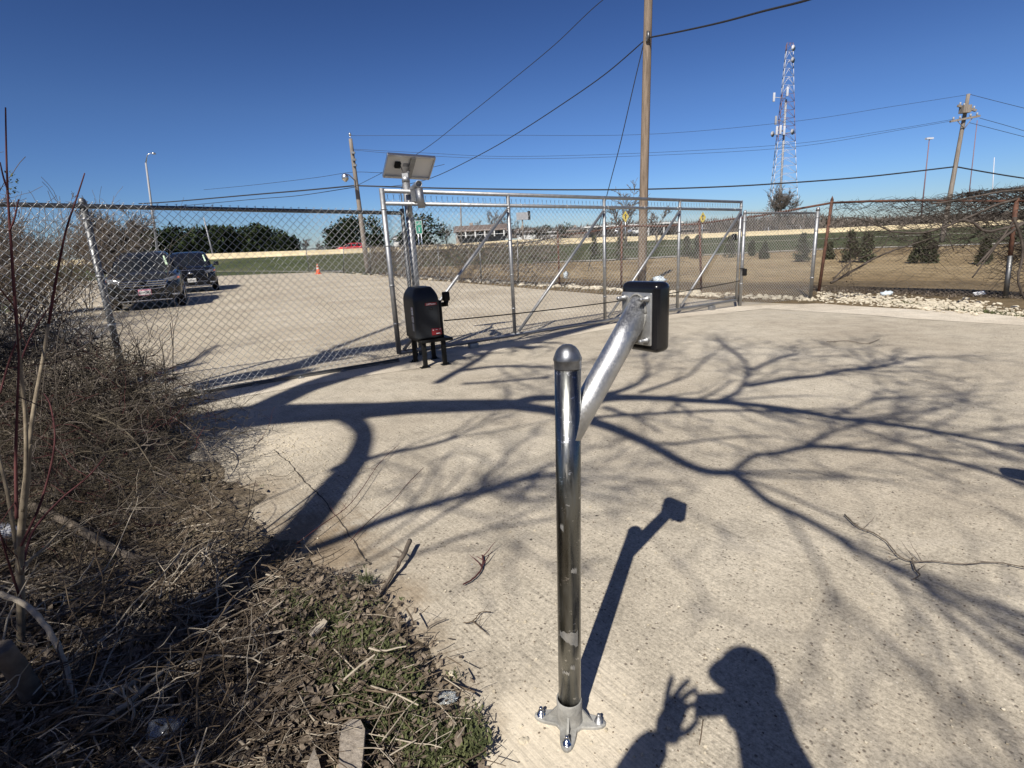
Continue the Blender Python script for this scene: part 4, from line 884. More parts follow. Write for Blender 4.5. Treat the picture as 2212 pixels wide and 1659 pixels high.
# green road sign
gs = W(905, 491, 52); o = thing('road_sign', V((gs.x, gs.y, gh(gs.x, gs.y))), 'tall narrow green road sign with white border and white figures', 'sign')
q = MB(); q.box(gs, (.62, .03, 1.18), V((1, 0, 0)), V((0, 1, 0)), V((0, 0, 1))); bd = q.build('border', M['wallw'], o); q = MB(); q.box(gs+V((0, -.018, 0)), (.54, .012, 1.10)); q.build('panel', M['green'], o)
MS = Matrix(((1, 0, 0, gs.x), (0, 0, -1, gs.y-.03), (0, 1, 0, gs.z), (0, 0, 0, 1)))
textmesh('figures', 'US', .34, M['wallw'], o, MS @ Matrix.Translation((0, .3, 0)), .004); textmesh('figures', '1', .62, M['wallw'], o, MS @ Matrix.Translation((0, -.22, 0)), .004)
for s_ in (-.14, .14): q = MB(); q.tube([V((gs.x+s_, gs.y+.03, gh(gs.x, gs.y)-.1)), gs+V((s_, .03, .4))], .04, 8); q.build('post', M['alu'], o)
for u, v, lb in ((1351, 468, 'yellow diamond traffic sign seen through the gate left of the tall pole'), (1518, 470, 'yellow diamond traffic sign seen through the gate between the last two braces')):
    p = W(u, v, 62); o = thing('traffic_sign', V((p.x, p.y, gh(p.x, p.y))), lb, 'sign'); q = MB(); s_ = .62; q.prism([p+V((0, 0, s_)), p+V((s_*.62, 0, 0)), p-V((0, 0, s_)), p-V((s_*.62, 0, 0))], V((0, -.03, 0))); pn_ = q.build('panel', M['yellow'], o)
    q = MB(); q.prism([p+V((-.05, -.035, -.25)), p+V((.05, -.035, -.25)), p+V((.05, -.035, .1)), p+V((.16, -.035, .1)), p+V((0, -.035, .32)), p+V((-.16, -.035, .1)), p+V((-.05, -.035, .1))], V((0, -.005, 0))); q.build('arrow', M['text'], pn_)
    q = MB(); q.tube([V((p.x, p.y+.05, gh(p.x, p.y)-.1)), p+V((0, .05, .3))], .05, 8); q.build('post', M['alu'], o)
# traffic cone
p = xy(G(688, 592)); o = thing('traffic_cone', p, 'orange and white traffic cone standing at the far edge of the lot', 'traffic cone')
q = MB(); q.box(p+V((0, 0, .02)), (.4, .4, .04)); q.build('base', M['orange'], o); q = MB(); q.lathe(p+V((0, 0, .04)), [(.15, 0), (.10, .3)], 20); q.lathe(p+V((0, 0, .34)), [(.085, .12), (.035, .36), (.03, .37)], 20); q.build('cone', M['orange'], o); q = MB(); q.lathe(p+V((0, 0, .34)), [(.102, 0), (.083, .13)], 20); q.lathe(p+V((0, 0, .34)), [(.066, .22), (.05, .3)], 20); q.build('white_band', M['wallw'], o)
# galvanised double gate in the far distance
o = thing('chain_link_gate', xy(G(700, 589)), 'distant grey chain link gate at the far corner of the lot', 'gate'); D_ = RB[0].y
a = xy(G(668, 588)); b = RB[0]; q = MB(); q.tube([a+V((0, 0, 1.85)), xy(b)+V((0, 0, 1.85))], .03, 8); q.tube([a, a+V((0, 0, 1.9))], .035, 8); q.tube([a+V((0, 0, .15)), xy(b)+V((0, 0, .15))], .03, 8); q.build('frame', M['galvdark'], o); q = MB(); chainlink(q, a, xy(b), .1, 1.8, pw=.2, r=.004, n=3, weave=False); q.build('mesh', M['wireold'], o)
# ------------------------------------------------------------ SUVs
def suv(loc, heading, paint, label, plate_txt, plate_pink, sc_=1., group=None, grille='bars'):
    """front faces local -Y; origin under the centre of the front bumper"""
    o = thing('parked_car', V(loc), label, 'car', group, heading)
    L2 = Matrix.Translation(V(loc)) @ Matrix.Rotation(heading, 4, 'Z') @ Matrix.Scale(sc_, 4)
    def T(mb): mb.v = [tuple(L2 @ V(p)) for p in mb.v]; return mb
    # lower body
    st = [(-.02, .66, .42, .74, .60), (.02, .80, .30, .90, .64), (.16, .90, .24, 1.00, .66), (.42, .945, .22, 1.05, .68), (.9, .955, .22, 1.10, .70), (1.38, .96, .22, 1.16, .70), (2.6, .96, .22, 1.15, .70), (3.9, .955, .24, 1.13, .70), (4.5, .92, .30, 1.10, .7), (4.74, .84, .38, 1.02, .68)]
    q = MB(); rings = []
    for y, w_, zb, zt, zm in st:
        h = [(0, zb), (.70*w_, zb), (.90*w_, zb+.04), (.97*w_, zb+.14), (1.0*w_, zm-.12), (1.0*w_, zm), (.985*w_, lerp(zm, zt, .45)), (.95*w_, lerp(zm, zt, .78)), (.86*w_, lerp(zm, zt, .93)), (.6*w_, zt-.004), (.3*w_, zt+.012), (0, zt+.016)]
        full = [V((x, y, z)) for x, z in h]+[V((-x, y, z)) for x, z in h[-2:0:-1]]; rings.append(full)
    q.loft(rings, True, True); body = T(q).build('body', M[paint], o)
    # greenhouse
    gs_ = [(1.22, .80, 1.10, .78, 1.135), (1.55, .83, 1.10, .76, 1.36), (1.95, .84, 1.10, .70, 1.585), (2.25, .85, 1.10, .665, 1.66), (2.9, .85, 1.10, .655, 1.70), (3.7, .84, 1.10, .64, 1.68), (4.25, .82, 1.10, .62, 1.62), (4.62, .78, 1.08, .70, 1.15)]
    q = MB(); rings = []
    for y, wb, zb, wt, zt in gs_:
        h = [(0, zb), (wb, zb), (lerp(wb, wt, .5), lerp(zb, zt, .5)), (lerp(wb, wt, .88), lerp(zb, zt, .88)), (wt*.93, zt-.012*(zt-1)), (wt*.6, zt+.012), (0, zt+.018)]
        rings.append([V((x, y, z)) for x, z in h]+[V((-x, y, z)) for x, z in h[-2:0:-1]])
    q.loft(rings, True, True); T(q).build('roof', M[paint], o)
    def gpane(ts, name, mat, dz=.012):
        q = MB(); q.loft(ts, False, False); return T(q).build(name, M[mat], o)
    # windshield: grid over the sloped front
    rows = []
    for (y, wb, zb, wt, zt), (cw) in zip([gs_[0], gs_[1], gs_[2], (2.12, 0, 0, .675, 1.63)], (.76, .725, .665, .635)):
        rows.append([V((cw*s_, y-.022+.05*abs(s_)**2, zt+.008-(.01)*s_*s_)) for s_ in (-1, -.8, -.5, 0, .5, .8, 1)])
    q = MB(); q.loft(rows, False, False); ws = T(q).build('windshield', M['glass'], o)
    q = MB(); q.prism([V((.655, 1.36, 1.235)), V((.60, 1.36, 1.235)), V((.555, 1.82, 1.515)), V((.60, 1.82, 1.515))], V((0, -.035, .03))); T(q).build('sticker', M['sticker'], ws)
    for s_ in (-1, 1):
        pts = [[(.855, 1.55, 1.14), (.845, 1.7, 1.33), (.725, 2.12, 1.56)], [(.862, 2.55, 1.14), (.80, 2.55, 1.38), (.72, 2.55, 1.61)]]
        for yy in ((1.5, 2.62), (2.72, 3.6), (3.68, 4.3)):
            q = MB(); rows = []
            for f in (0, .5, 1):
                y = lerp(yy[0], yy[1], f); zt = 1.60 if yy[0] > 1.6 or f > .4 else 1.32; zt = min(zt, 1.14+(y-1.25)*.62) if y < 2.2 else (1.6-(max(0, y-3.9))*.35)
                rows.append([V((s_*(lerp(.85, .665, (z-1.1)/.58)+.012), y, z)) for z in (1.14, lerp(1.14, zt, .5), zt)])
            q.loft(rows, False, False); T(q).build('side_window', M['glass'], o)
        q = MB(); q.box((s_*1.04, 1.62, 1.15), (.20, .13, .17), bev=.03); q.box((s_*.93, 1.62, 1.1), (.1, .06, .05)); T(q).build('wing_mirror', M['blackgloss'], o)
        q = MB(); q.tube([(s_*.66, 2.1, 1.69), (s_*.66, 2.3, 1.735), (s_*.65, 3.9, 1.73), (s_*.64, 4.1, 1.67)], .016, 6); T(q).build('roof_rail', M['chrome' if paint == 'x' else 'blackmetal'], o)
        # headlamp wraps the corner
        q = MB(); rows = []
        for x, y, z0, z1 in ((.52, -.02, .80, .865), (.68, .02, .79, .90), (.82, .10, .80, .94), (.90, .24, .84, .98), (.945, .5, .92, 1.0)):
            rows.append([V((s_*x, y-.035, z0)), V((s_*(x+.015), y-.045, (z0+z1)/2)), V((s_*x, y-.02, z1))])
        q.loft(rows, False, False); hl = T(q).build('headlight', M['lamp'], o)
        q = MB(); q.box((s_*.90, .17, .88), (.05, .12, .06)); T(q).build('indicator', M['amber'], hl)
        q = MB(); q.box((s_*.76, .0, .40), (.20, .06, .05), bev=.015); T(q).build('fog_light', M['lamp'], o)
        for y in (.92, 3.78):
            q = MB(); q.lathe((s_*.74, y, .36), [(.01, 0), (.25, 0), (.345, .02), (.36, .06), (.36, .17), (.345, .21), (.25, .225), (.01, .2)], 26, V((s_, 0, 0))); wh = T(q).build('wheel', M['tyre'], o)
            q = MB(); q.lathe((s_*.74, y, .36), [(.01, .21), (.23, .235), (.24, .232), (.24, .20), (.01, .18)], 5*3, V((s_, 0, 0))); T(q).build('rim', M['alu'], wh)
            q = MB(); q.lathe((s_*.735, y, .38), [(.01, .2), (.40, .222), (.40, .0), (.01, .0)], 26, V((s_, 0, 0))); T(q).build('wheel_arch', M['blackmetal'], o)
    # grille
    if grille == 'bars':
        q = MB(); q.prism([(-.62, -.045, .80), (-.50, -.045, .60), (.50, -.045, .60), (.62, -.045, .80), (.55, -.03, .865), (-.55, -.03, .865)], V((0, .1, 0))); gr = T(q).build('grille', M['blackgloss'], o)
        for z, wx in ((.82, .57), (.755, .58), (.695, .54)): q = MB(); q.box((0, -.06, z), (wx*2, .03, .042), bev=.008); T(q).build('grille_bar', M['chrome'], gr)
        q = MB(); q.tube([(-.62, -.055, .83), (-.50, -.06, .625), (-.3, -.065, .605), (.3, -.065, .605), (.50, -.06, .625), (.62, -.055, .83)], .016, 6); T(q).build('grille_surround', M['chrome'], gr)
        q = MB(); q.lathe((0, -.075, .785), [(.001, .0), (.11, 0), (.12, .012), (.001, .02)], 20, V((0, -1, 0))); q.v = [(p[0], p[1], .785+(p[2]-.785)*.42) for p in q.v]; T(q).build('emblem', M['blackmetal'], gr)
    else:
        q = MB(); q.prism([(-.60, -.045, .86), (-.62, -.045, .60), (-.45, -.045, .45), (.45, -.045, .45), (.62, -.045, .60), (.60, -.045, .86), (.45, -.03, .93), (-.45, -.03, .93)], V((0, .1, 0))); gr = T(q).build('grille', M['blackgloss'], o)
        q = MB(); q.tube([(-.60, -.055, .62), (-.60, -.055, .86), (-.45, -.05, .93), (.45, -.05, .93), (.60, -.055, .86), (.60, -.055, .62)], .018, 6); T(q).build('grille_surround', M['chrome'], gr)
        for z in (.82, .75, .68, .61, .54): q = MB(); q.box((0, -.055, z), (1.08, .02, .018)); T(q).build('grille_bar', M['blackmetal'], gr)
        q = MB(); q.lathe((0, -.075, .80), [(.001, .0), (.11, 0), (.12, .012), (.001, .02)], 20, V((0, -1, 0))); q.v = [(p[0], p[1], .80+(p[2]-.80)*.42) for p in q.v]; T(q).build('emblem', M['chrome'], gr)
    q = MB(); q.box((0, -.035, .36), (1.25, .1, .16), bev=.03); T(q).build('lower_intake', M['blackmetal'], o)
    q = MB(); q.box((0, -.06, .275), (1.3, .05, .03), bev=.01); q.box((0, -.07, .455), (1.15, .02, .014)); T(q).build('lower_trim', M['alu'], o)
    pz = .51
    if plate_txt:
        q = MB(); q.box((.0, -.085, pz), (.32, .012, .165), bev=.004); pl_ = T(q).build('number_plate', M['plateframe' if plate_pink else 'wallw'], o); q = MB(); q.box((0, -.093, pz-.005), (.285, .006, .115)); T(q).build('plate_face', M['wallw'], pl_)
        Mt = L2 @ Matrix(((1, 0, 0, 0), (0, 0, -1, -.099), (0, 1, 0, pz-.008), (0, 0, 0, 1))); textmesh('plate_lettering', plate_txt, .075, M['text'], pl_, Mt, .001)
    return o
c1 = xy(G(322, 669)); # heading: local -Y should point to the camera, turned a few degrees
def face(c, off): return math.atan2(-c.x, c.y)+R_(off)
suv(c1, face(c1, -4), 'carpaint', 'dark grey SUV with chrome barred grille and pink edged number plate parked at left', 'BXM2759', True, 1.0)
c2 = xy(G(420, 632)); suv(c2, face(c2, -1), 'carblue', 'dark navy SUV with a tall open grille parked just behind the grey SUV', 'NB2 457', False, 1.04, grille='tall')
rc = W(727, 541, 97); rc.z = zbar(rc.x); suv(rc, R_(-80), 'carred', 'bright red car passing on the highway behind the barrier', None, False, 1.0)
for k, (u, D, lb, mt) in enumerate(((1365, 144, 'silver car parked before the low white edged building', 'alu'), (1400, 144, 'white car parked under the white canopy beyond the highway', 'wallw'))):
    p = W(u, 505, D); suv(p, R_(85), mt, lb, None, False, 1.0)
# ------------------------------------------------------------ vegetation generators
def proj(p):
    d = V(p)-CAM; c = (d.dot(cx), -d.dot(cy), d.dot(AX)); return c[0]/c[2]*FPX+1106, c[1]/c[2]*FPX+829.5
def clump_tree(nm, base, h, wdt, nleaf, mat, lab, cat, group, leaf=.25, cone=False, trunk=.15, lean=0., low=.08):
    o = thing(nm, base, lab, cat, group); q = MB(); q.tube([base-V((0, 0, .3)), base+V((lean, 0, h*.5)), base+V((lean*1.5, 0, h*.9))], [trunk, trunk*.7, trunk*.2], 7); q.build('trunk', M['treebark'], o)
    q = MB(); cl = []
    for _ in range(int(14+nleaf/90)):
        z = U(low, .95); rr = (1-z)**.8 if cone else math.sqrt(max(0.02, 1-(2*z-1)**2))*(1 if z > .25 else .85); a = U(0, 6.283); k = U(.3, .9)
        cl.append((V((math.cos(a)*rr*k*wdt/2, math.sin(a)*rr*k*wdt/2, z*h)), (U(.16, .30) if not cone else U(.10, .2))*wdt))
    for _ in range(nleaf):
        c, r = random.choice(cl); d = V((random.gauss(0, 1), random.gauss(0, 1), random.gauss(0, .8))).normalized()*(r*U(.5, 1.08)); p = base+c+d
        if p.z < base.z+.03*h: continue
        s_ = leaf*U(.5, 1.2); a = (d.normalized()+V((U(-1, 1), U(-1, 1), U(-.4, 1)))).normalized(); b, c2_ = frame(a); q.poly([p-b*s_*.5, p+a*s_, p+b*s_*.5]); 
    q.build('crown', M[mat], o); return o
def bare(mb, p, d, L, r, depth, spread=.55, up=.15, n=4, taper=.62, kids=(2, 4), sides=4, minr=.0015):
    pts = [V(p)]; d = V(d).normalized(); rs = [r]
    for i in range(n):
        d = (d+V((U(-.22, .22), U(-.22, .22), U(-.18, .18)+up*.25))).normalized(); pts.append(pts[-1]+d*(L/n)); rs.append(max(minr, r*(1-(1-taper)*(i+1)/n)))
    mb.tube(pts, rs, sides if depth > 1 else 3, False)
    if depth <= 0: return
    for k in range(random.randint(*kids)):
        j = random.randint(1, n); a, b = frame(d); an = U(0, 6.283); nd = (d+(a*math.cos(an)+b*math.sin(an))*U(spread*.7, spread*1.6)).normalized()
        bare(mb, pts[j], nd, L*U(.5, .8), rs[j]*U(.5, .75), depth-1, spread, up, n, taper, kids, sides, minr)
def bare_tree(nm, base, h, lab, mat='twiggrey', depth=5, r=None, group=None, spread=.5, kids=(3, 4), minr=.004, stems=1, cat='tree'):
    o = thing(nm, base, lab, cat, group); q = MB(); r = r or h*.018
    q.tube([base-V((0, 0, .2)), base+V((U(-.02, .02)*h, 0, h*.3))], [r*1.2, r], 7); tr_ = q.build('trunk', M['treebark'], o)
    q = MB()
    for s_ in range(max(3, stems)): bare(q, base+V((U(-.02, .02)*h, U(-.02, .02)*h, h*(U(.05, .3) if s_ else .28))), (U(-.6, .6) if s_ else 0, U(-.6, .6) if s_ else 0, 1), h*.36, r*.8, depth, spread, .2, 4, .62, kids, 4, minr)
    q.build('branches', M[mat], o); return o
random.seed(21)
# evergreen wood left: individual trees in two staggered rows behind the highway
ev = [(285, 520), (300, 512), (322, 505), (345, 508), (368, 498), (392, 503), (412, 508), (432, 500), (455, 498), (478, 497), (500, 496), (523, 500), (545, 494), (562, 492), (580, 500), (598, 508), (330, 515), (400, 513), (470, 506), (530, 508), (575, 508)]
for k, (u, v) in enumerate(ev):
    D = 125+(k % 3)*6; t = W(u, v, D); b = V((t.x, D, zbar(t.x)-1.)); clump_tree('evergreen_tree', b, t.z-b.z, 7.4, 1900, 'needle', 'dark evergreen tree in the dense row along the highway behind the parked cars', 'tree', 'evergreens in the row behind the cars', .75, False, .2, low=.0)
for k, (u, v, w_, lb) in enumerate(((620, 515, 4.5, 'rightmost small shrubby evergreen tapering off the evergreen row'), (737, 478, 5.5, 'dark round evergreen just left of the lamp pole'), (762, 470, 6.5, 'tallest dark evergreen behind the lamp pole'), (803, 476, 6, 'dark evergreen just right of the lamp pole'), (722, 496, 5, 'low dark evergreen at the left foot of the evergreen group by the lamp pole'), (913, 472, 8.5, 'broad olive evergreen behind the green road sign'), (880, 500, 4, 'low evergreen beside the solar panel post'))):
    D = 118; t = W(u, v, D); b = V((t.x, D, zbar(t.x)-.5)); clump_tree('evergreen_tree', b, t.z-b.z, w_, 2400, 'needle', lb, 'tree', None, .6, False, .2, low=.0)
# bare trees beyond the highway
for u, v, vb, D, lb in ((655, 512, 535, 120, 'grey bare shrub between the two evergreen groups'), (960, 478, 520, 122, 'small bare tree between the olive evergreen and the house'), (1065, 440, 515, 138, 'bare tree rising behind the brown house roof'), (1085, 455, 515, 136, 'bare tree right of the brown house'), (1165, 482, 508, 145, 'bare shrub tree right of the billboard'), (1025, 468, 512, 140, 'thin bare tree behind the left end of the house'),
                        (1352, 385, 505, 70, 'thin tall bare sapling rising left of the big utility pole'), (1420, 432, 505, 75, 'bare tree just right of the big utility pole'), (1690, 392, 470, 150, 'large bare tree at the foot of the lattice tower'), (1250, 487, 505, 150, 'bare shrub behind the gate centre brace'), (1205, 478, 505, 148, 'small dark topped bare tree behind the gate centre'), (1290, 482, 505, 140, 'bare tree left of the tall pole beyond the long low building'), (1325, 486, 505, 132, 'low bare tree between the dark roofed house and the tall pole'), (1450, 478, 503, 130, 'bare tree right of the tall pole beyond the highway'), (1540, 474, 500, 135, 'bare tree on the skyline just right of the second yellow sign'), (1570, 470, 499, 128, 'taller bare tree on the skyline left of the gate latch post'), (1130, 478, 508, 142, 'bare tree directly below the billboard'), (1745, 462, 492, 130, 'bare tree right of the lattice tower behind the fixed panel'), (690, 520, 540, 118, 'low bare shrub left of the evergreen group by the lamp pole')):
    t = W(u, v, D); b = V((t.x, D, gh(t.x, min(D, 92))-.2)); big = u == 1690
    bare_tree('bare_tree', b, (t.z-b.z)*.9, lb, 'twiggrey', 5 if big else 4, None, None, .55 if big else .5, (3, 4), .03, 5 if big else 3)
for u, v, w_, lb in ((1180, 485, 3, 'small evergreen behind the gate right of the billboard'), (1222, 480, 5, 'feathery evergreen behind the gate centre'), (1160, 492, 4, 'low evergreen under the billboard')):
    t = W(u, v, 146); b = V((t.x, 146, .5)); clump_tree('evergreen_tree', b, t.z-b.z, w_, 500, 'needle', lb, 'tree', None, .4, False, .2, low=.0)
# distant woods on the right horizon: one mass
q = MB(); prof = [(1080, 509, 500), (1250, 506, 496), (1330, 504, 487), (1400, 503, 485), (1480, 500, 486), (1560, 498, 478), (1640, 496, 470), (1700, 494, 462), (1760, 490, 468), (1800, 488, 476), (1900, 483, 478), (2000, 478, 474), (2120, 473, 470), (2260, 466, 462)]
for a, b in zip(prof[:-1], prof[1:]):
    for k in range(int((b[0]-a[0])*5.0)):
        t = random.random(); u = lerp(a[0], b[0], t); vb = lerp(a[1], b[1], t); vt = lerp(a[2], b[2], t); D = U(170, 260); hb = W(u, vb+2, D); ht = W(u, vt, D); z = lerp(hb.z, ht.z, random.random()**.7*U(.75, 1.08))
        p = V((hb.x, D, z)); s_ = U(.9, 2.2)
        for _ in range(3): a_ = V((U(-.6, .6), U(-.6, .6), U(.3, 1))).normalized(); c_ = frame(a_)[0]*s_*.10; e = p+V((U(-1, 1), U(-1, 1), U(-1, 1))); q.poly([e-c_, e+c_, e+a_*s_])
for a, b in zip(prof[:-1], prof[1:]):
    A0, A1 = W(a[0], a[1]+6, 262), W(b[0], b[1]+6, 262); T0, T1 = W(a[0], a[2]+5, 262), W(b[0], b[2]+5, 262); q.add([A0, A1, T1, T0, A0+V((0, 8, 0)), A1+V((0, 8, 0)), T1+V((0, 8, 0)), T0+V((0, 8, 0))], [(0, 1, 2, 3), (4, 5, 6, 7), (3, 2, 6, 7)])
tag(q.build('distant_woods', M['twiggrey']), 'grey brown leafless woods massed along the right horizon', 'woods', kind='stuff')
# young cedars in the field
ced = [(1285, 558, 42, 'first young cedar from the left in the field, seen left of the second gate brace'), (1340, 561, 46, 'young cedar left of the tall utility pole foot'), (1483, 554, 38, 'young cedar left of the fourth gate upright pair, near the field edge'), (1507, 558, 46, 'young cedar beside a thin rusty post behind the gate'), (1576, 556, 42, 'young cedar just left of the gate latch post'), (1623, 553, 30, 'small narrow cedar right of the latch post, left of a pair'), (1650, 559, 33, 'small narrow cedar right of the latch post, right of a pair'),
       (1731, 565, 52, 'dense young cedar seen through the right fixed panel'), (1790, 560, 33, 'small round cedar just right of the leaning brown post'), (1834, 566, 58, 'full young cedar behind the withered creeper'), (1871, 566, 55, 'tall wide young cedar right of the withered creeper'), (1980, 568, 50, 'young cedar in the field, left of a close pair'), (1997, 553, 48, 'hazier young cedar standing behind the close pair'), (2010, 568, 44, 'young cedar in the field, right of a close pair'), (2124, 570, 48, 'lone young cedar left of the grey fence post at right')]
for u, v, hp, lb in ced:
    b = G(u, v); sc3 = b.y*1.0/FPX; hh_ = hp*sc3*1.08; clump_tree('young_cedar', b, hh_, hh_*.66, 2600, 'cedar', lb, 'tree', None, .085, True, .02, low=.02)
# ------------------------------------------------------------ shrubs at left beyond the fence
random.seed(5)
def shrub(base, h, wd, n, mat, lab, depth=3, lean=(0, 0), minr=.003):
    o = thing('bare_shrub', base, lab, 'shrub'); q = MB()
    for _ in range(n):
        p = base+V((random.gauss(0, wd*.22), random.gauss(0, wd*.22), 0)); bare(q, p, (U(-.7, .7)+lean[0], U(-.7, .7)+lean[1], 1), h*U(.45, .8), .012*h/2, depth, .6, .05, 4, .6, (2, 4), 3, minr)
    q.build('branches', M[mat], o); return o
for x, y, h, wd, n, mt, lb in ((-9.0, 6.9, 2.3, 1.6, 36, 'twiggrey', 'dense grey bare shrub right behind the left fence near the picture edge'), (-9.6, 8.6, 2.2, 1.7, 36, 'twig', 'reddish brown bare shrub behind the left fence, second from the picture edge'),
                               (-10.4, 10.6, 2.2, 1.8, 34, 'twiggrey', 'grey bare shrub beyond the left fence, left of the leaning fence post'), (-11.4, 13.0, 2.3, 2.0, 34, 'twig', 'brown bare shrub close left of the grey car'), (-13.6, 15.8, 2.4, 2.2, 30, 'twiggrey', 'bare shrub beside the rear of the grey car'), (-10.8, 8.2, 2.8, 2.0, 30, 'twiggrey', 'taller grey bare shrub at the left picture edge beyond the fence'), (-12.6, 11.2, 2.8, 2.2, 30, 'twiggrey', 'taller grey bare shrub behind the front shrubs')):
    shrub(V((x, y, 0)), h, wd, n, mt, lb, 3, (0, 0), .005)
t = W(255, 412, 21); _mt = W(262, 600, 20); _tp = W(270, 405, 20)
bare_tree('bare_tree', V((_mt.x, 20, 0)), _tp.z*.8, 'wide dark bare mesquite tree spreading behind the grey car', 'twiggrey', 6, .13, None, .75, (3, 4), .007, 9)
bare_tree('bare_tree', V((-14.4, 14.6, 0)), 3.6, 'bare tree left of the mesquite, rising just over the fence rail', 'twiggrey', 5, .09, None, .6, (3, 4), .006, 6)
bare_tree('bare_tree', V((-9.6, 7.1, 0)), 2.9, 'small bare tree with a few yellow leaves above the fence at the left edge', 'vine', 4, .03, None, .5, (2, 4), .004, 3)
q = MB()
for _ in range(40):
    p = W(28+random.gauss(0, 9), 395+random.gauss(0, 14), 7.3); s_ = U(.015, .03); a = V((U(-1, 1), U(-1, 1), U(-1, 1))).normalized(); b = frame(a)[0]; q.poly([p-a*s_, p+b*s_*.6, p+a*s_, p-b*s_*.6])
tag(q.build('yellow_leaf_cluster', M['weed'], loc=W(28, 395, 7.3)), 'sparse cluster of yellowish leaves above the fence rail at the left edge', 'leaves', kind='stuff')
# ------------------------------------------------------------ foreground brush pile
random.seed(9)
bp = thing('brush_pile', V((-2.9, 3.3, 0)), 'large tangled heap of cut thorny branches at left in front of the fence', 'brush pile')
def heapz(x, y):
    a = math.exp(-(((x+3.25)/1.1)**2+((y-3.3)/.95)**2)); b = math.exp(-(((x+2.35)/.65)**2+((y-3.1)/.7)**2)); return .80*a+.3*b
q1, q2, q3 = MB(), MB(), MB()
cnt = 0
while cnt < 11500:
    x = random.gauss(-3.0, .95); y = random.gauss(3.15, .75); hz_ = heapz(x, y)
    if hz_ < .06 and random.random() < .8: continue
    z = hz_*(random.random()**.55)*1.1+.02; cnt += 1
    k = 6; L = U(.08, .38); d = V((random.gauss(0, 1), random.gauss(0, .8), random.gauss(0, .45))); r = U(.0010, .0022) if random.random() < .72 else U(.0022, .004)
    pts = wander((x, y, z), d, L, k, .55, -.02); pts = [V((p.x, p.y, max(.01, p.z))) for p in pts]
    if any(p.y < .5 for p in pts) or proj(V((x, y, 0)))[0] > 400+U(-60, 60)+(170*random.random() if random.random() < .25 and y > 2.7 else 0): continue
    mb = q1 if random.random() < .62 else (q2 if random.random() < .8 else q3)
    mb.tube(pts, [r*(1-.7*j/k) for j in range(k+1)], 3, False)
    for _ in range(2):
        j = random.randint(1, k-1); mb.tube(wander(pts[j], V((U(-1, 1), U(-1, 1), U(-.6, .9))), U(.03, .12), 2, .4), [r*.6, r*.45, r*.2], 3, False)
# long arching stems
def arch(mb, px, D0, D1, r0, r1, side=10):
    P = []; n = len(px)
    for i, (u, v) in enumerate(px): P.append(W(u, v, lerp(D0, D1, i/(n-1))))
    Q = []
    for i in range(n-1):
        for k in range(5):
            t = k/5; p0 = P[max(i-1, 0)]; p1 = P[i]; p2 = P[i+1]; p3 = P[min(i+2, n-1)]
            Q.append(.5*((2*p1)+(p2-p0)*t+(2*p0-5*p1+4*p2-p3)*t*t+(3*p1-p0-3*p2+p3)*t**3))
    Q.append(P[-1]); N = len(Q); mb.tube(Q, [lerp(r0, r1, j/(N-1)) for j in range(N)], 6)
    for _ in range(side):
        j = random.randint(1, N-2); mb.tube(wander(Q[j], V((U(-1, 1), U(-.6, .6), U(-.5, 1))), U(.06, .28), 4, .35), [r1*.9, r1*.8, r1*.6, r1*.5, r1*.3], 3, False)
    return Q
for a in (([(80, 895), (170, 890), (270, 930), (330, 1010)], 3.0, 2.6, .007, .003, 14), ([(40, 1130), (130, 1080), (240, 1000), (320, 915), (355, 860)], 2.4, 3.6, .009, .003, 14), ([(300, 880), (380, 905), (440, 960), (475, 1045)], 3.4, 2.9, .005, .002, 22),
          ([(60, 1010), (110, 960), (190, 930), (280, 905), (370, 880)], 2.8, 3.5, .005, .002, 16), ([(150, 1180), (230, 1090), (300, 1030), (420, 1010)], 2.3, 3., .005, .002, 12), ([(190, 850), (260, 830), (340, 870), (420, 915)], 3.8, 3.4, .005, .002, 24), ([(90, 790), (150, 770), (220, 800), (300, 850)], 4.0, 3.6, .005, .002, 24)):
    arch(random.choice((q1, q2)), *a)
q1.build('brown_twigs', M['brush'], bp); q2.build('grey_twigs', M['twiggrey'], bp); q3.build('dark_twigs', M['redtwig'], bp)
q = MB(); so_ = thing('bare_shrub', V((-3.2, 2.6, 0)), 'upright thin grey brown bare shoots rising from the brush pile at the left edge', 'shrub')
for _ in range(60):
    b_ = V((U(-4.3, -2.45), U(2.2, 3.9), 0)); bare(q, b_, (U(-.35, .35), U(-.3, .3), 1), U(.4, .95), U(.003, .006), 3, .45, .25, 5, .6, (1, 3), 3, .0012)
q.build('branches', M['twiggrey'], so_)
# red stemmed sapling
sp_ = thing('sapling', G(46, 1330), 'young sapling with red upper shoots at the left edge in front of the fence', 'sapling'); q = MB(); DS = 1.55
arch(q, [(45, 1420), (45, 1300), (43, 1200), (50, 1100), (58, 1030), (62, 960)], DS, DS+.05, .0125, .0085, 0); q.build('stem', M['sapbark'], sp_)
q = MB(); arch(q, [(50, 1105), (56, 1010), (55, 900), (45, 800), (36, 700)], DS, DS+.08, .0065, .0048, 0); arch(q, [(62, 965), (75, 870), (92, 780), (105, 700)], DS+.05, DS+.25, .0068, .0048, 0); arch(q, [(45, 1240), (30, 1150), (15, 1060), (-5, 980)], DS, DS+.1, .007, .005, 0); q.build('limb', M['sapbark'], sp_)
q = MB(); arch(q, [(36, 700), (30, 620), (24, 530), (18, 440), (14, 340), (12, 232)], DS+.08, DS+.15, .0048, .0018, 0); arch(q, [(105, 700), (122, 600), (142, 500), (165, 430), (183, 374)], DS+.25, DS+.4, .0048, .0018, 0); arch(q, [(20, 500), (32, 470), (40, 430)], DS+.1, DS+.12, .003, .0015, 1); arch(q, [(17, 410), (8, 385), (0, 350)], DS+.12, DS+.1, .003, .0015, 0)
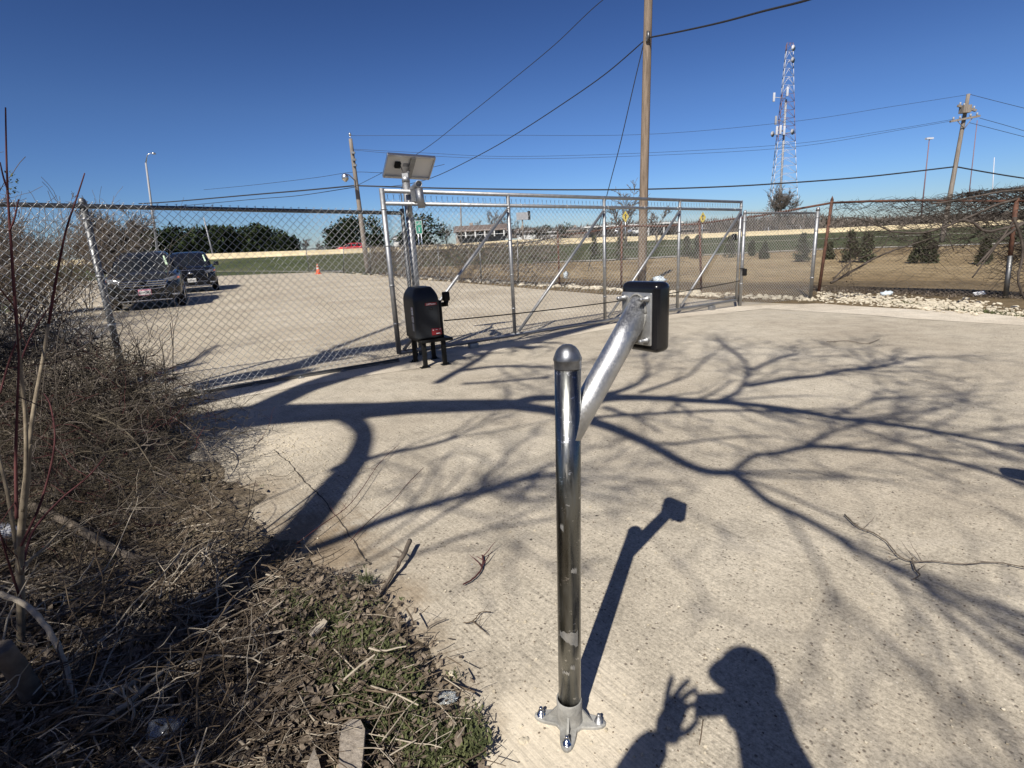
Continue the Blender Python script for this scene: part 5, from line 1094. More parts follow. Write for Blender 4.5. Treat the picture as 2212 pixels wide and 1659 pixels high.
arch(q, [(46, 1240), (70, 1150), (130, 1080), (190, 1030), (228, 985)], DS, DS+.5, .005, .002, 2); arch(q, [(30, 660), (5, 630), (-20, 590)], DS+.1, DS, .003, .001, 0); arch(q, [(45, 780), (70, 720), (110, 660), (150, 620)], DS+.1, DS+.4, .003, .001, 2); arch(q, [(36, 1120), (34, 1000), (37, 880), (40, 760), (30, 640)], DS-.1, DS, .005, .002, 4); arch(q, [(0, 850), (20, 780), (50, 700), (70, 660)], DS, DS+.2, .003, .0015, 3)
arch(q, [(45, 1180), (90, 1080), (118, 960), (110, 880), (95, 850)], DS, DS+.3, .004, .0015, 2); arch(q, [(46, 1300), (20, 1220), (-15, 1100)], DS, DS-.1, .004, .002, 2); q.build('red_shoots', M['redtwig'], sp_)
q = MB(); arch(q, [(42, 1230), (70, 1205), (100, 1180), (140, 1135)], DS, DS+.4, .007, .003, 1); q.build('limb', M['sapbark'], sp_)
# thick stems and fallen branches ------------------------------
def fallen(nm, px, r0, r1, mat, lab, lift=.02, side=4, cat='branch', zs=None):
    P = []
    for i, (u, v) in enumerate(px):
        p = G(u, v); p.z += lift+(zs[i] if zs else 0); P.append(p)
    if zs: P = [G(u, v, zs[i]) for i, (u, v) in enumerate(px)]
    Q = []; n = len(P)
    for i in range(n-1):
        for k in range(5):
            t = k/5; p0 = P[max(i-1, 0)]; p1 = P[i]; p2 = P[i+1]; p3 = P[min(i+2, n-1)]
            Q.append(.5*((2*p1)+(p2-p0)*t+(2*p0-5*p1+4*p2-p3)*t*t+(3*p1-p0-3*p2+p3)*t**3)+V((U(-1, 1), U(-1, 1), U(-1, 1)))*min(r0*.3, .002))
    Q.append(P[-1]); N = len(Q); q = MB(); q.tube(Q, [lerp(r0, r1, j/(N-1))*U(.9, 1.1) for j in range(N)], 7)
    for _ in range(side):
        j = random.randint(1, N-2); q.tube(wander(Q[j], V((U(-1, 1), U(-1, 1), U(0, .5))), U(.03, .1), 3, .3), [r1, r1*.8, r1*.6, r1*.3], 4, False)
    return tag(q.build(nm, M[mat], loc=Q[0]), lab, cat)
fallen('fallen_branch', [(60, 1090), (150, 1130), (250, 1190), (330, 1215), (430, 1222), (540, 1205), (600, 1180)], .022, .014, 'treebark', 'thick dark branch lying across the leaf litter below the brush pile', zs=[.18, .14, .08, .05, .04, .03, .03])
fallen('fallen_branch', [(-10, 1280), (60, 1310), (110, 1370), (140, 1430), (160, 1500), (185, 1545)], .009, .005, 'twigpale', 'pale yellowish branch arching down at the lower left', zs=[.30, .28, .22, .15, .1, .05], side=5)
fallen('fallen_branch', [(110, 1640), (170, 1590), (230, 1550), (300, 1500), (350, 1450), (390, 1400)], .010, .005, 'twigpale', 'bundle like pale branch lying diagonally at the bottom left', zs=[.08, .09, .1, .1, .09, .05], side=8)
fallen('fallen_branch', [(0, 1400), (40, 1450), (70, 1500), (95, 1555)], .030, .024, 'treebark', 'thick brown cut stem leaning at the lower left corner', zs=[.3, .2, .1, .0], side=0)
fallen('fallen_branch', [(215, 1565), (225, 1520), (250, 1495), (280, 1480), (300, 1470)], .012, .008, 'twigpale', 'short pale crooked branch standing in the litter', zs=[.02, .06, .1, .1, .08], side=2)
fallen('fallen_branch', [(628, 1270), (626, 1330), (620, 1400), (612, 1460), (600, 1525)], .0045, .003, 'twigpale', 'straight pale stick lying on the weeds', side=0)
fallen('fallen_branch', [(600, 1475), (650, 1483), (700, 1500), (750, 1535), (785, 1580), (800, 1620)], .006, .003, 'twigpale', 'forked tan branch lying above the wooden plank', side=6)
fallen('fallen_branch', [(885, 1168), (868, 1205), (845, 1245), (815, 1290), (790, 1330), (720, 1360)], .010, .005, 'treebark', 'dark forked stick poking from the verge onto the concrete', zs=[.06, .05, .03, .02, .01, .01], side=8)
fallen('fallen_branch', [(640, 1400), (660, 1480), (700, 1560), (745, 1640)], .010, .008, 'treebark', 'dark branch lying down the verge left of the plank', side=3)
fallen('fallen_branch', [(520, 1330), (560, 1380), (610, 1430), (660, 1500), (680, 1560)], .009, .006, 'treebark', 'brown branch lying across leaf litter left of the weeds', side=3)
fallen('curved_stick', [(1043, 1209), (1044, 1222), (1038, 1243), (1022, 1260), (1001, 1272)], .0040, .0030, 'redtwig', 'short curved reddish brown stick on the concrete', side=4, cat='stick')
fallen('twig', [(1002, 1356), (1022, 1352), (1040, 1333), (1062, 1332)], .0022, .0014, 'twig', 'small bent twig on the concrete above the weeds', side=2, cat='twig')
fallen('twig', [(1022, 1352), (1035, 1364), (1045, 1372), (1055, 1382)], .0018, .001, 'twig', 'zigzag twig lying below the bent twig on the concrete', side=3, cat='twig')
fallen('twig', [(965, 1347), (940, 1357), (925, 1366)], .0022, .002, 'twiggrey', 'straight grey twig at the concrete edge by the weeds', side=0, cat='twig')
fallen('twig', [(932, 1383), (920, 1400), (908, 1425)], .0022, .002, 'treebark', 'dark short twig at the verge edge below the grey twig', side=0, cat='twig')
fallen('twig', [(755, 1170), (800, 1122), (850, 1080), (880, 1045), (915, 1010)], .0018, .0012, 'redtwig', 'long straight thin twig lying on the concrete in the thick trunk shadow', zs=[.03, .03, .02, .01, .008], side=2, cat='twig')
fallen('twig', [(640, 1175), (700, 1130), (760, 1085), (820, 1000), (862, 960)], .0024, .0012, 'redtwig', 'long dark bramble shoot reaching up over the concrete', zs=[.05, .05, .04, .04, .02], side=8, cat='twig')
fallen('twig', [(1824, 1120), (1850, 1145), (1885, 1160), (1915, 1180), (1940, 1210), (1972, 1222), (2020, 1222), (2080, 1228), (2150, 1224), (2230, 1240)], .0032, .0018, 'treebark', 'long thorny forked dead twig lying on the concrete at right', side=12, cat='twig')
fallen('twig', [(1968, 1218), (1975, 1240), (1985, 1252), (1970, 1262)], .003, .002, 'treebark', 'short hooked end of the thorny twig at right', side=1, cat='twig')
fallen('twig', [(1785, 742), (1830, 740), (1870, 746), (1900, 736)], .004, .003, 'treebark', 'thin dark twig lying far out on the pale paving at right', side=1, cat='twig')
fallen('twig', [(1518, 1568), (1514, 1600), (1510, 1622)], .0018, .0015, 'twig', 'small brown twig beside the photographer shadow', side=0, cat='twig')
# plank and shards
def flat(nm, px, th, mat, lab, cat, z=.03):
    P = [G(u, v, z) for u, v in px]; q = MB(); q.prism(P, V((0, 0, th))); tag(q.build(nm, M[mat], loc=P[0]), lab, cat)
flat('wooden_plank', [(732, 1690), (736, 1600), (742, 1575), (757, 1563), (780, 1565), (790, 1585), (786, 1640), (780, 1690)], .016, 'plank', 'weathered grey wooden stake end lying flat in the weeds at the bottom edge', 'plank', .085)
flat('wood_shard', [(655, 1690), (672, 1640), (680, 1622), (690, 1650), (700, 1690)], .01, 'plank', 'pointed grey wood shard at the bottom edge left of the plank', 'wood', .09)
flat('bark_chip', [(665, 1368), (700, 1340), (708, 1346), (700, 1358), (675, 1378)], .008, 'twigpale', 'pinkish torn bark chip on the leaf litter beside the weeds', 'bark', .075)
q = MB(); p = G(362, 1588, .05); bagmesh(q, p, .085, 3, (1.2, .9, .5)); tag(q.build('clear_plastic_scrap', M['clear'], loc=p), 'crumpled clear plastic scrap in the dark litter at the bottom left', 'litter')
q = MB(); p = G(967, 1512, .01); bagmesh(q, p, .05, 5, (1.2, .9, .3)); tag(q.build('clear_plastic_scrap', M['clear'], loc=p), 'small clear plastic piece at the concrete edge beside the weeds', 'litter')
q = MB(); p = G(8, 1165, .1); bagmesh(q, p, .13, 8, (1.2, .9, .5)); tag(q.build('food_wrapper', M['paper'], loc=p), 'white and orange wrapper in the brush at the left edge', 'litter')
# ------------------------------------------------------------ litter carpet
random.seed(13)
lf, tw_, wd_, pb_l = MB(), MB(), MB(), MB()
def vpos():
    while True:
        v = 1000+random.random()**.8*720; u = U(-60, 1080)
        p = G(u, v)
        if in_verge(p.x, p.y, .0): return p
def noise2(x, y, s): return mn.noise(V((x*s, y*s, 3.)))
def weedy(p):
    # weeds grow in the strip close to the concrete edge
    u, v = proj(p)
    f = max(0, 1-abs((u-(760+(v-1400)*.75))/ (190+max(0, (v-1450))*.6)))
    return f*sst(1275, 1350, v)
for _ in range(13000):
    p = vpos(); wv = weedy(p); 
    if random.random() < wv*.75: continue
    edge_d = in_verge(p.x, p.y, .12)
    if not edge_d and random.random() < .6: continue
    if random.random() < .03: p.x += abs(random.gauss(0, .08))
    p.z = (vz(p.x, p.y)+U(.0, .03)) if in_verge(p.x, p.y, .06) else U(.012, .018); s_ = U(.004, .016)*(1 if random.random() < .85 else 1.7); a = V((U(-1, 1), U(-1, 1), U(-.5, .5))).normalized(); b = a.cross(V((U(-.5, .5), U(-.5, .5), 1))).normalized(); n_ = a.cross(b)
    c_ = n_*s_*U(-.3, .5); lf.add([p-a*s_, p-a*s_*.3-b*s_*.45+c_, p+a*s_*.5-b*s_*.35+c_, p+a*s_, p+a*s_*.4+b*s_*.4+c_, p-a*s_*.4+b*s_*.42+c_], [(0, 1, 5), (1, 2, 4, 5), (2, 3, 4)])
for _ in range(3400):
    p = vpos(); 
    if random.random() < weedy(p)*.6: continue
    if not in_verge(p.x, p.y, .12) and random.random() < .6: continue
    p.z = vz(p.x, p.y)+U(.005, .06); k = 4; r = U(.0008, .0022) if random.random() < .94 else U(.0025, .0045); L = U(.03, .16) if r < .0025 else U(.1, .35)
    pts = wander(p, (random.gauss(0, 1), random.gauss(0, 1), random.gauss(0, .12)), L, k, .22); pts = [V((q_.x, q_.y, max(q_.z, vz(q_.x, q_.y)-.005))) for q_ in pts]
    if random.random() < .4 or not in_verge(pts[-1].x, pts[-1].y, .0): pts = pts[:3]
    (tw_ if random.random() < .68 else pb_l).tube(pts, [r*(1-.4*j/k) for j in range(len(pts))], 3, False)
for _ in range(420):
    while True:
        u = U(-80, 640); v = U(1090, 1720)
        if u < 520+U(-80, 80): break
    p = G(u, v, U(.03, .16)); k = 6; r = U(.0014, .0030) if random.random() < .85 else U(.003, .005); L = U(.12, .5)
    an = random.gauss(.7, 1.1); pts = wander(p, (math.cos(an), math.sin(an), random.gauss(0, .22)), L, k, .42); pts = [V((q_.x, q_.y, max(q_.z, vz(q_.x, q_.y)))) for q_ in pts]
    if not all(in_verge(q_.x, q_.y, .05) for q_ in pts) or min(q_.y for q_ in pts) < .9: continue
    mb = tw_ if random.random() < .7 else pb_l; mb.tube(pts, [r*(1-.5*j/k) for j in range(len(pts))], 4, False)
    for _2 in range(2):
        j = random.randint(1, k-1); mb.tube(wander(pts[j], (math.cos(an+U(-1, 1)), math.sin(an+U(-1, 1)), U(-.2, .5)), U(.04, .15), 3, .3), [r*.6, r*.5, r*.4, r*.25], 3, False)
for _ in range(2600):
    v = 1330+random.random()*380; u = U(-60, 700); p = G(u, v)
    if not in_verge(p.x, p.y, .16) or random.random() < weedy(p): continue
    p.z = vz(p.x, p.y)+U(.005, .04); s_ = U(.010, .026); a = V((U(-1, 1), U(-1, 1), U(-.5, .5))).normalized(); b = a.cross(V((U(-.7, .7), U(-.7, .7), 1))).normalized(); n_ = a.cross(b); c_ = n_*s_*U(-.5, .7)
    lf.add([p-a*s_, p-a*s_*.3-b*s_*.45+c_, p+a*s_*.5-b*s_*.35+c_, p+a*s_, p+a*s_*.4+b*s_*.4+c_, p-a*s_*.4+b*s_*.42+c_], [(0, 1, 5), (1, 2, 4, 5), (2, 3, 4)])
# weeds
for _ in range(9000):
    p = vpos(); wv = weedy(p)+.02
    if random.random() > wv*1.3 or noise2(p.x, p.y, 6.5) < -.07 or noise2(p.x+5, p.y, 2.2) < -.25: continue
    p.z = vz(p.x, p.y)+.002; hh_ = U(.012, .04)
    for _k in range(random.randint(6, 12)):
        a = V((U(-1, 1), U(-1, 1), U(.15, 1.1))).normalized(); b = frame(a)[0]; L = U(.005, .018); e = p+V((U(-.02, .02), U(-.02, .02), U(0, hh_*.6))); w_ = L*U(.14, .3); wd_.add([e-b*w_*.4, e+b*w_*.4, e+a*L*.6+b*w_, e+a*L, e+a*L*.6-b*w_], [(0, 1, 2, 4), (2, 3, 4)])
# grass tufts
for u, v, n, L in ((795, 1278, 60, .06), (1000, 1590, 60, .06), (760, 1560, 40, .05), (700, 1500, 40, .05), (840, 1500, 60, .04), (900, 1540, 50, .04), (600, 1230, 14, .05), (260, 1480, 20, .05)):
    c = G(u, v)
    for _ in range(n):
        a = V((random.gauss(0, .6), random.gauss(0, .6), U(.2, .8))).normalized(); p = V((c.x+U(-.02, .02), c.y+U(-.02, .02), vz(c.x, c.y)-.005)); l = L*U(.5, 1.2); b = frame(a)[0]*.0016; wd_.add([p-b, p+b, p+a*l*.6+b*.8, p+a*l+V((0, 0, -.2*l)), p+a*l*.6-b*.8], [(0, 1, 2, 4), (2, 3, 4)])
# far grass by the right fence
for _ in range(2500):
    t = random.random(); k = U(0, 1); u = lerp(1900, 2212, t) if random.random() < .6 else lerp(1100, 1500, t); v = (lerp(655, 686, t) if u > 1800 else lerp(617, 641, t))+U(-7, 1); p = G(u, v); L = U(.02, .06); a = V((random.gauss(0, .5), random.gauss(0, .5), 1)).normalized(); b = frame(a)[0]*.006; wd_.add([p-b, p+b, p+a*L], [(0, 1, 2)])
tag(lf.build('leaf_litter', M['deadleaf']), 'brown and grey dead leaves carpeting the dark verge', 'leaf litter', kind='stuff')
tag(tw_.build('fallen_twigs', M['twig']), 'countless small brown twigs scattered over the verge', 'twigs', kind='stuff')
tag(pb_l.build('pale_twigs', M['twigpale']), 'pale dry twigs and straw scattered over the verge', 'twigs', kind='stuff')
tag(wd_.build('weeds', M['weed']), 'low green weeds along the concrete edge', 'weeds', kind='stuff')
# dry weeds / dead leaves under the rusty fence
q = MB()
for _ in range(5200):
    t = random.random(); i = 9 if random.random() < .6 else 10; t = t if i == 9 else t*.5; b = RZ(i, t, 0)+V((U(-.2, .5), U(-.1, 1.3), 0)); L = U(.02, .06); b.z = gh(b.x, b.y)+.01+U(0, .04); a = V((random.gauss(0, 1), random.gauss(0, 1), random.gauss(0, .5))).normalized(); c_ = frame(a)[0]*L*.3; q.poly([b-c_, b+c_, b+a*L])
tag(q.build('dead_leaf_bank', M['deadleaf']), 'dark bank of dead leaves under the rusty fence', 'leaf litter', kind='stuff')
# concrete debris: pebbles and crumbs near the left edge
q = MB(); k = 0
for _ in range(900):
    if random.random() < .6: u = random.gauss(620, 90); v = random.gauss(960, 45)+max(0, (u-640))*.3
    else: u = U(380, 2212); v = U(760, 1659)
    p = G(u, v); 
    if in_verge(p.x, p.y): continue
    k += 1; q.blob(p+V((0, 0, .009)), U(.0015, .0055)*(1+.12*p.y), k, (1, 1, .6))
q2_ = MB()
for _ in range(900):
    u = U(420, 2212); v = 700+960*random.random()**.8; p = G(u, v)
    if in_verge(p.x, p.y): continue
    k += 1; q2_.blob(p+V((0, 0, .008)), U(.001, .0032)*(1+.15*p.y), k, (1, 1, .6))
tag(q2_.build('dark_grit', M['deadleaf']), 'tiny dark grit and seed husks scattered over the concrete', 'grit', kind='stuff')
tag(q.build('gravel_crumbs', M['rock']), 'small pale stones scattered over the concrete', 'gravel', kind='stuff')
for u, v, s_, lb, mt in ((1128, 1605, .012, 'broken grey concrete crumb left of the post base', 'rock'), (1138, 1602, .010, 'second grey crumb touching the first, left of the post base', 'rock'), (978, 1460, .014, 'tan pebble at the concrete edge above the plastic piece', 'rock'), (1020, 1222, .006, 'small grey pebble near the curved stick', 'grey'), (1224, 1600, .0, '', '')):
    if not lb: continue
    p = G(u, v); q = MB(); q.blob(p+V((0, 0, s_*.6)), s_, u, (1, 1.2, .7)); tag(q.build('pebble', M[mt], loc=p), lb, 'pebble')
# ------------------------------------------------------------ the big bare tree behind the camera (its shadow lies on the drive)
random.seed(17)
def dep(p): return (V(p)-CAM).dot(AX)
BK = -SUN.dot(AX)
def liftp(u, v, ex=.9):
    g = G(u, v) if v > 600 else G(u, 600); t = (dep(g)+ex)/BK; return g+SUN*t, t
bt = thing('shade_tree', V((-2.9, -1.4, 0)), 'big leafless tree behind the camera whose shadow spreads over the concrete', 'tree')
qb = MB()
def limb(px, w0, w1, ex=2.0, twigs=6, dpt=3, ex2=None):
    """px shadow track, shadow widths in reading pixels; becomes a 3D limb above and behind the camera"""
    n = len(px); P = []; R = []
    for i, (u, v) in enumerate(px):
        e = ex if ex2 is None else lerp(ex, ex2, i/(n-1)); p, t = liftp(u, v, e); P.append(p); wpx = lerp(w0, w1, i/(n-1))
        a0 = px[max(i-1, 0)]; a1_ = px[min(i+1, n-1)]; dx, dy = a1_[0]-a0[0], a1_[1]-a0[1]; l_ = math.hypot(dx, dy); nx, ny = -dy/l_, dx/l_
        g1 = G(u+nx*wpx/2, v+ny*wpx/2); g2 = G(u-nx*wpx/2, v-ny*wpx/2); tg = (G(*a1_)-G(*a0)); tg.z = 0; tg.normalize(); wd = (g1-g2); wperp = abs(wd.x*tg.y-wd.y*tg.x)
        sa = V((SUN.x, SUN.y, 0)).normalized(); c_ = abs(sa.dot(tg)); k_ = lerp(SUN.z, 1., c_*c_)
        R.append(max(.006, (.46 if wpx < 30 else .46)*wperp*k_))
    Q = []; S = []
    for i in range(n-1):
        for k in range(4):
            t = k/4; p0 = P[max(i-1, 0)]; p1 = P[i]; p2 = P[i+1]; p3 = P[min(i+2, n-1)]
            Q.append(.5*((2*p1)+(p2-p0)*t+(2*p0-5*p1+4*p2-p3)*t*t+(3*p1-p0-3*p2+p3)*t**3)); S.append(lerp(R[i], R[i+1], t))
    Q.append(P[-1]); S.append(R[-1]); qb.tube(Q, S, 9)
    for _ in range(int(twigs*2.2)):
        j = random.randint(len(Q)//3, len(Q)-1); d = (Q[min(j+1, len(Q)-1)]-Q[j-1]).normalized(); a, b = frame(AX); nd = d+(a*U(-1, 1)+b*U(-1, 1))*.8
        nd -= AX*max(0, nd.dot(AX)); bare(qb, Q[j], nd, U(.35, .9), max(.007, S[j]*.45), dpt, .6, 0, 4, .55, (1, 3), 3, .0038)
    return Q
limb([(300, 955), (380, 937), (450, 915), (520, 902), (620, 895), (720, 890), (800, 887), (900, 880), (1050, 876), (1120, 874)], 62, 24, 1.4, twigs=0, ex2=2.0)
limb([(1100, 876), (1150, 862), (1200, 860), (1300, 858), (1400, 860), (1500, 866), (1600, 873), (1720, 888), (1800, 903), (1900, 915), (2000, 930), (2100, 948), (2230, 970)], 16, 7, twigs=9)
limb([(480, 912), (560, 885), (640, 848), (700, 826), (780, 802), (870, 780), (960, 762), (1060, 750), (1150, 738), (1300, 700)], 34, 10, twigs=7)
limb([(430, 835), (520, 815), (620, 795), (700, 775), (760, 758), (850, 745), (930, 720)], 20, 12, twigs=4); limb([(640, 792), (655, 780), (690, 768), (740, 745), (860, 700)], 8, 5, twigs=2)
limb([(360, 880), (420, 868), (500, 850), (580, 832), (660, 800)], 26, 18, twigs=0)
limb([(130, 770), (180, 745), (240, 705), (300, 650)], 10, 6, twigs=2); limb([(150, 845), (250, 835), (330, 812), (400, 790), (470, 745)], 14, 6, twigs=5)
limb([(690, 884), (752, 903), (787, 935), (775, 985), (742, 1030), (700, 1085), (650, 1145), (600, 1205), (545, 1275), (480, 1340), (380, 1420), (250, 1500), (100, 1590)], 34, 110, 2.0, twigs=0, ex2=.9)
limb([(1090, 874), (1150, 882), (1200, 890), (1290, 915), (1350, 937), (1420, 970), (1480, 1003), (1530, 1020), (1590, 1022)], 24, 18, twigs=2)
limb([(1580, 1020), (1620, 1052), (1660, 1085), (1720, 1112), (1790, 1150), (1850, 1187), (1950, 1240), (2050, 1300), (2150, 1370), (2260, 1450)], 18, 12, 2.0, 5, 3, 3.2)
limb([(1580, 1020), (1630, 986), (1680, 980), (1740, 967), (1800, 968), (1900, 977), (2000, 988), (2100, 1010), (2250, 1060)], 14, 7, twigs=6)
limb([(1990, 975), (1740, 966), (1800, 935), (1870, 915), (1940, 905)][1:], 9, 5, twigs=4)
limb([(1210, 900), (1300, 868), (1400, 864), (1500, 870)], 8, 5, twigs=0); limb([(1250, 905), (1400, 895), (1550, 888), (1680, 890), (1760, 892)], 7, 5, twigs=2)
limb([(1305, 880), (1340, 892), (1380, 905), (1425, 935)], 9, 4, twigs=2)
limb([(1540, 872), (1590, 850), (1608, 825), (1618, 800), (1600, 772), (1560, 745)], 14, 6, twigs=7); limb([(1612, 835), (1700, 820), (1770, 812), (1830, 800), (1880, 797), (1950, 782)], 9, 6, twigs=6); limb([(1618, 802), (1670, 780), (1720, 765)], 7, 4, twigs=4)
limb([(1260, 858), (1330, 848), (1385, 825), (1400, 800), (1392, 770), (1410, 748)], 11, 5, twigs=7); limb([(1380, 850), (1440, 830), (1490, 810), (1520, 780), (1545, 765)], 7, 4, twigs=4)
limb([(1880, 797), (1860, 775), (1835, 755)], 5, 3, twigs=3); limb([(1790, 903), (1850, 880), (1900, 862), (1990, 858)], 7, 4, twigs=4); limb([(2000, 930), (2060, 900), (2085, 870), (2070, 850)], 7, 4, twigs=3)
limb([(945, 828), (985, 805), (1030, 780), (1070, 752), (1110, 735)], 13, 7, twigs=3); limb([(990, 802), (1080, 792), (1180, 795)], 6, 4, twigs=4); limb([(1000, 830), (1080, 825), (1190, 815)], 5, 4, twigs=3)
limb([(600, 1215), (680, 1185), (748, 1159), (818, 1129), (889, 1104), (981, 1078), (1065, 1055), (1170, 1024)], 22, 12, 1.8, 8, 3, 3.2)
limb([(715, 1020), (738, 1006), (854, 978), (924, 964), (994, 943)], 9, 6, twigs=3); limb([(760, 1215), (850, 1150), (940, 1085), (1010, 1010)], 5, 4, twigs=1); limb([(700, 1260), (820, 1200), (930, 1130), (1020, 1075)], 7, 4, twigs=2); limb([(740, 1275), (860, 1215), (980, 1165), (1060, 1140)], 5, 4, twigs=2)
limb([(1690, 1100), (1706, 1125), (1765, 1215), (1800, 1309)], 14, 8, 3.6, 2); limb([(1750, 1125), (1851, 1190), (1990, 1240), (2100, 1290), (2240, 1350)], 12, 9, 3.4, 4)
tr_o = qb.build('limbs', M['treebark'], bt)
# the trunk joins the thick limb to the ground
Q0 = liftp(100, 1590)[0]; Q1 = liftp(300, 955)[0]; fork = V((min(Q0.x, Q1.x)-.35, min(Q0.y, Q1.y)-.25, 1.0)); 
print('tree ends', Q0, Q1)
q = MB(); q.tube([V((fork.x, fork.y, -.1)), V((fork.x, fork.y, .4)), fork], [.22, .17, .15], 12); q.tube([fork-V((0, 0, .1)), fork.lerp(Q0, .5), Q0], [.13, .10, .09], 10); q.tube([fork-V((0, 0, .1)), fork.lerp(Q1, .5)+V((0, 0, .2)), Q1], [.14, .12, .10], 10); q.build('trunk', M['treebark'], bt)
# unseen hedge added behind and left of the camera to shade the verge
random.seed(31)
hg = thing('shading_hedge', V((-2.2, -.9, 0)), 'unseen bare hedge added behind the camera to shade the verge', 'hedge'); q = MB()
for _ in range(1000):
    while True:
        u = U(-150, 640); v = U(1060, 1720)
        if u < 330+(v-1060)*.25+U(-60, 160) or (u < 560 and random.random() < .12): break
    P_, t_ = liftp(u, v, U(.35, 2.2)); k = 5; L = U(.15, .6); r = U(.004, .011)
    q.tube(wander(P_, (U(-1, 1), U(-1, 1), U(-1, 1)), L, k, .4), [r*(1-.6*j/k) for j in range(k+1)], 3, False)
for _ in range(26):
    u = U(-100, 500); v = U(1150, 1700); P_, t_ = liftp(u, v, U(.5, 1.6)); b_ = V((P_.x+U(-.3, .1), P_.y-U(0, .4), 0)); q.tube([b_, b_.lerp(P_, .5)+V((U(-.1, .1), U(-.1, 0), 0)), P_], [.022, .016, .008], 5)
q.build('branches', M['twig'], hg)

random.seed(77); q = MB()  # unseen thicket added behind the camera to darken reflections in the post
for _ in range(5200):
    x = U(-16, 12); p = V((x, U(-12.5, -10), U(0, 4.6+1.2*mn.noise(V((x*.4, 0, 0)))))); a = V((U(-1, 1), U(-1, 1), U(-1, 1))).normalized(); b = frame(a)[0]*.28; q.poly([p-b, p+b, p+a*.9])
tag(q.build('reflection_thicket', M['needle']), 'unseen dark evergreen thicket added behind the camera for dark reflections', 'thicket', kind='stuff')
# ------------------------------------------------------------ the photographer (casts the shadow at the bottom)
def sl(u, v, z):
    """point at height z whose shadow falls on reading pixel (u,v)"""
    g = G(u, v); return g+SUN*(z/SUN.z)
per = thing('person', V((.1, -.45, 0)), 'person in a cap stooping with both hands raised to hold a phone', 'person')
def skin_body(name, joints, edges, mat, parent, root=0, sub=2):
    me = bpy.data.meshes.new(name); me.from_pydata([tuple(j[0]) for j in joints], edges, []); o = link(bpy.data.objects.new(name, me))
    md = o.modifiers.new('skin', 'SKIN'); md.use_smooth_shade = True
    for i, j in enumerate(joints): sv = me.skin_vertices[0].data[i]; sv.radius = (j[1], j[1] if len(j) < 3 else j[2]); sv.use_root = (i == root)
    md2 = o.modifiers.new('sub', 'SUBSURF'); md2.levels = sub; md2.render_levels = sub
    bpy.context.view_layer.update(); ev_ = o.evaluated_get(bpy.context.evaluated_depsgraph_get()); m2 = bpy.data.meshes.new_from_object(ev_); bpy.data.objects.remove(o)
    q = MB(); q.add([v.co for v in m2.vertices], [tuple(p.vertices) for p in m2.polygons], True); return q.build(name, mat, parent)
HD = sl(1616, 1482, 1.47); print('head', HD)
neck = HD+V((.01, -.10, -.14)); chest = neck+V((.02, -.12, -.17)); belly = chest+V((0, -.10, -.22)); hip = belly+V((0, -.05, -.18))
Ls = chest+V((-.19, .02, .07)); Rs = chest+V((.19, .02, .07))
Lh = sl(1454, 1546, 1.27); Lw = sl(1427, 1592, 1.20); Le = sl(1345, 1700, 1.02)
Rw = V((.09, -.02, 1.235)); Re = V((.24, -.20, 1.03))
J = [(hip, .15, .12), (belly, .14, .11), (chest, .16, .115), (neck, .088, .075), (HD-V((0, 0, .02)), .078, .085), (HD+V((0, .005, .05)), .07, .08), (Ls, .062), (Le, .056), (Lw, .044), (Rs, .062), (Re, .042), (Rw, .027)]
J += [(hip+V((-.10, .02, -.10)), .085), (V((hip.x-.12, hip.y+.10, .42)), .058), (V((hip.x-.12, hip.y+.0, .08)), .04), (V((hip.x-.13, hip.y+.16, .04)), .038), (hip+V((.10, .02, -.10)), .085), (V((hip.x+.12, hip.y+.10, .42)), .058), (V((hip.x+.12, hip.y+.0, .08)), .04), (V((hip.x+.13, hip.y+.16, .04)), .038)]
E_ = [(0, 1), (1, 2), (2, 3), (3, 4), (4, 5), (2, 6), (6, 7), (7, 8), (2, 9), (9, 10), (10, 11), (0, 12), (12, 13), (13, 14), (14, 15), (0, 16), (16, 17), (17, 18), (18, 19)]
skin_body('body', J, E_, M['shirt'], per)
# face details and cap
q = MB(); q.blob(HD+V((0, .080, -.045)), .012, 1, (.8, 1, 1.2)); q.build('nose', M['skin'], per)
q = MB()
for (u_, v_, z_, r_s) in ((1640, 1530, 1.40, .070), (1655, 1560, 1.36, .066), (1688, 1558, 1.38, .026)):
    c_ = sl(u_, v_, z_); q.lathe(c_-V((0, 0, r_s)), [(.001, 0)]+[(r_s*math.sin(math.pi*k/10), r_s*(1-math.cos(math.pi*k/10))) for k in range(1, 10)]+[(.001, 2*r_s)], 16)
q.build('hair', M['cap'], per)
q = MB(); q.lathe(HD+V((0, -.005, .03)), [(.078, 0), (.081, .03), (.077, .055), (.060, .082), (.032, .097), (.002, .101)], 24)
bdir = (sl(1553, 1460, HD.z+.03)-HD); bdir.z = 0; bdir.normalize(); bs = V((-bdir.y, bdir.x, 0)); c0 = HD+V((0, -.005, .035))
q.prism([c0+bdir*.06+bs*.075, c0+bdir*.06-bs*.075, c0+bdir*.095-bs*.045, c0+bdir*.115-bs*.015, c0+bdir*.115+bs*.015, c0+bdir*.095+bs*.045], V((0, 0, .006))); q.build('cap', M['cap'], per)
def hand(wr, palm, fing, thumb, name):
    JJ = [(wr, .044, .036), (wr.lerp(palm, .5), .046, .03), (palm, .044, .026)]; EE = [(0, 1), (1, 2)]
    for f in fing:
        pr = 2
        for k, p in enumerate(f): JJ.append((p, .0100-.001*k)); EE.append((pr, len(JJ)-1)); pr = len(JJ)-1
    pr = 1
    for k, p in enumerate(thumb): JJ.append((p, .0105-.001*k)); EE.append((pr, len(JJ)-1)); pr = len(JJ)-1
    return skin_body(name, JJ, EE, M['skin'], per, 0, 1)
def SL(u, v, z): return sl(u, v, z)
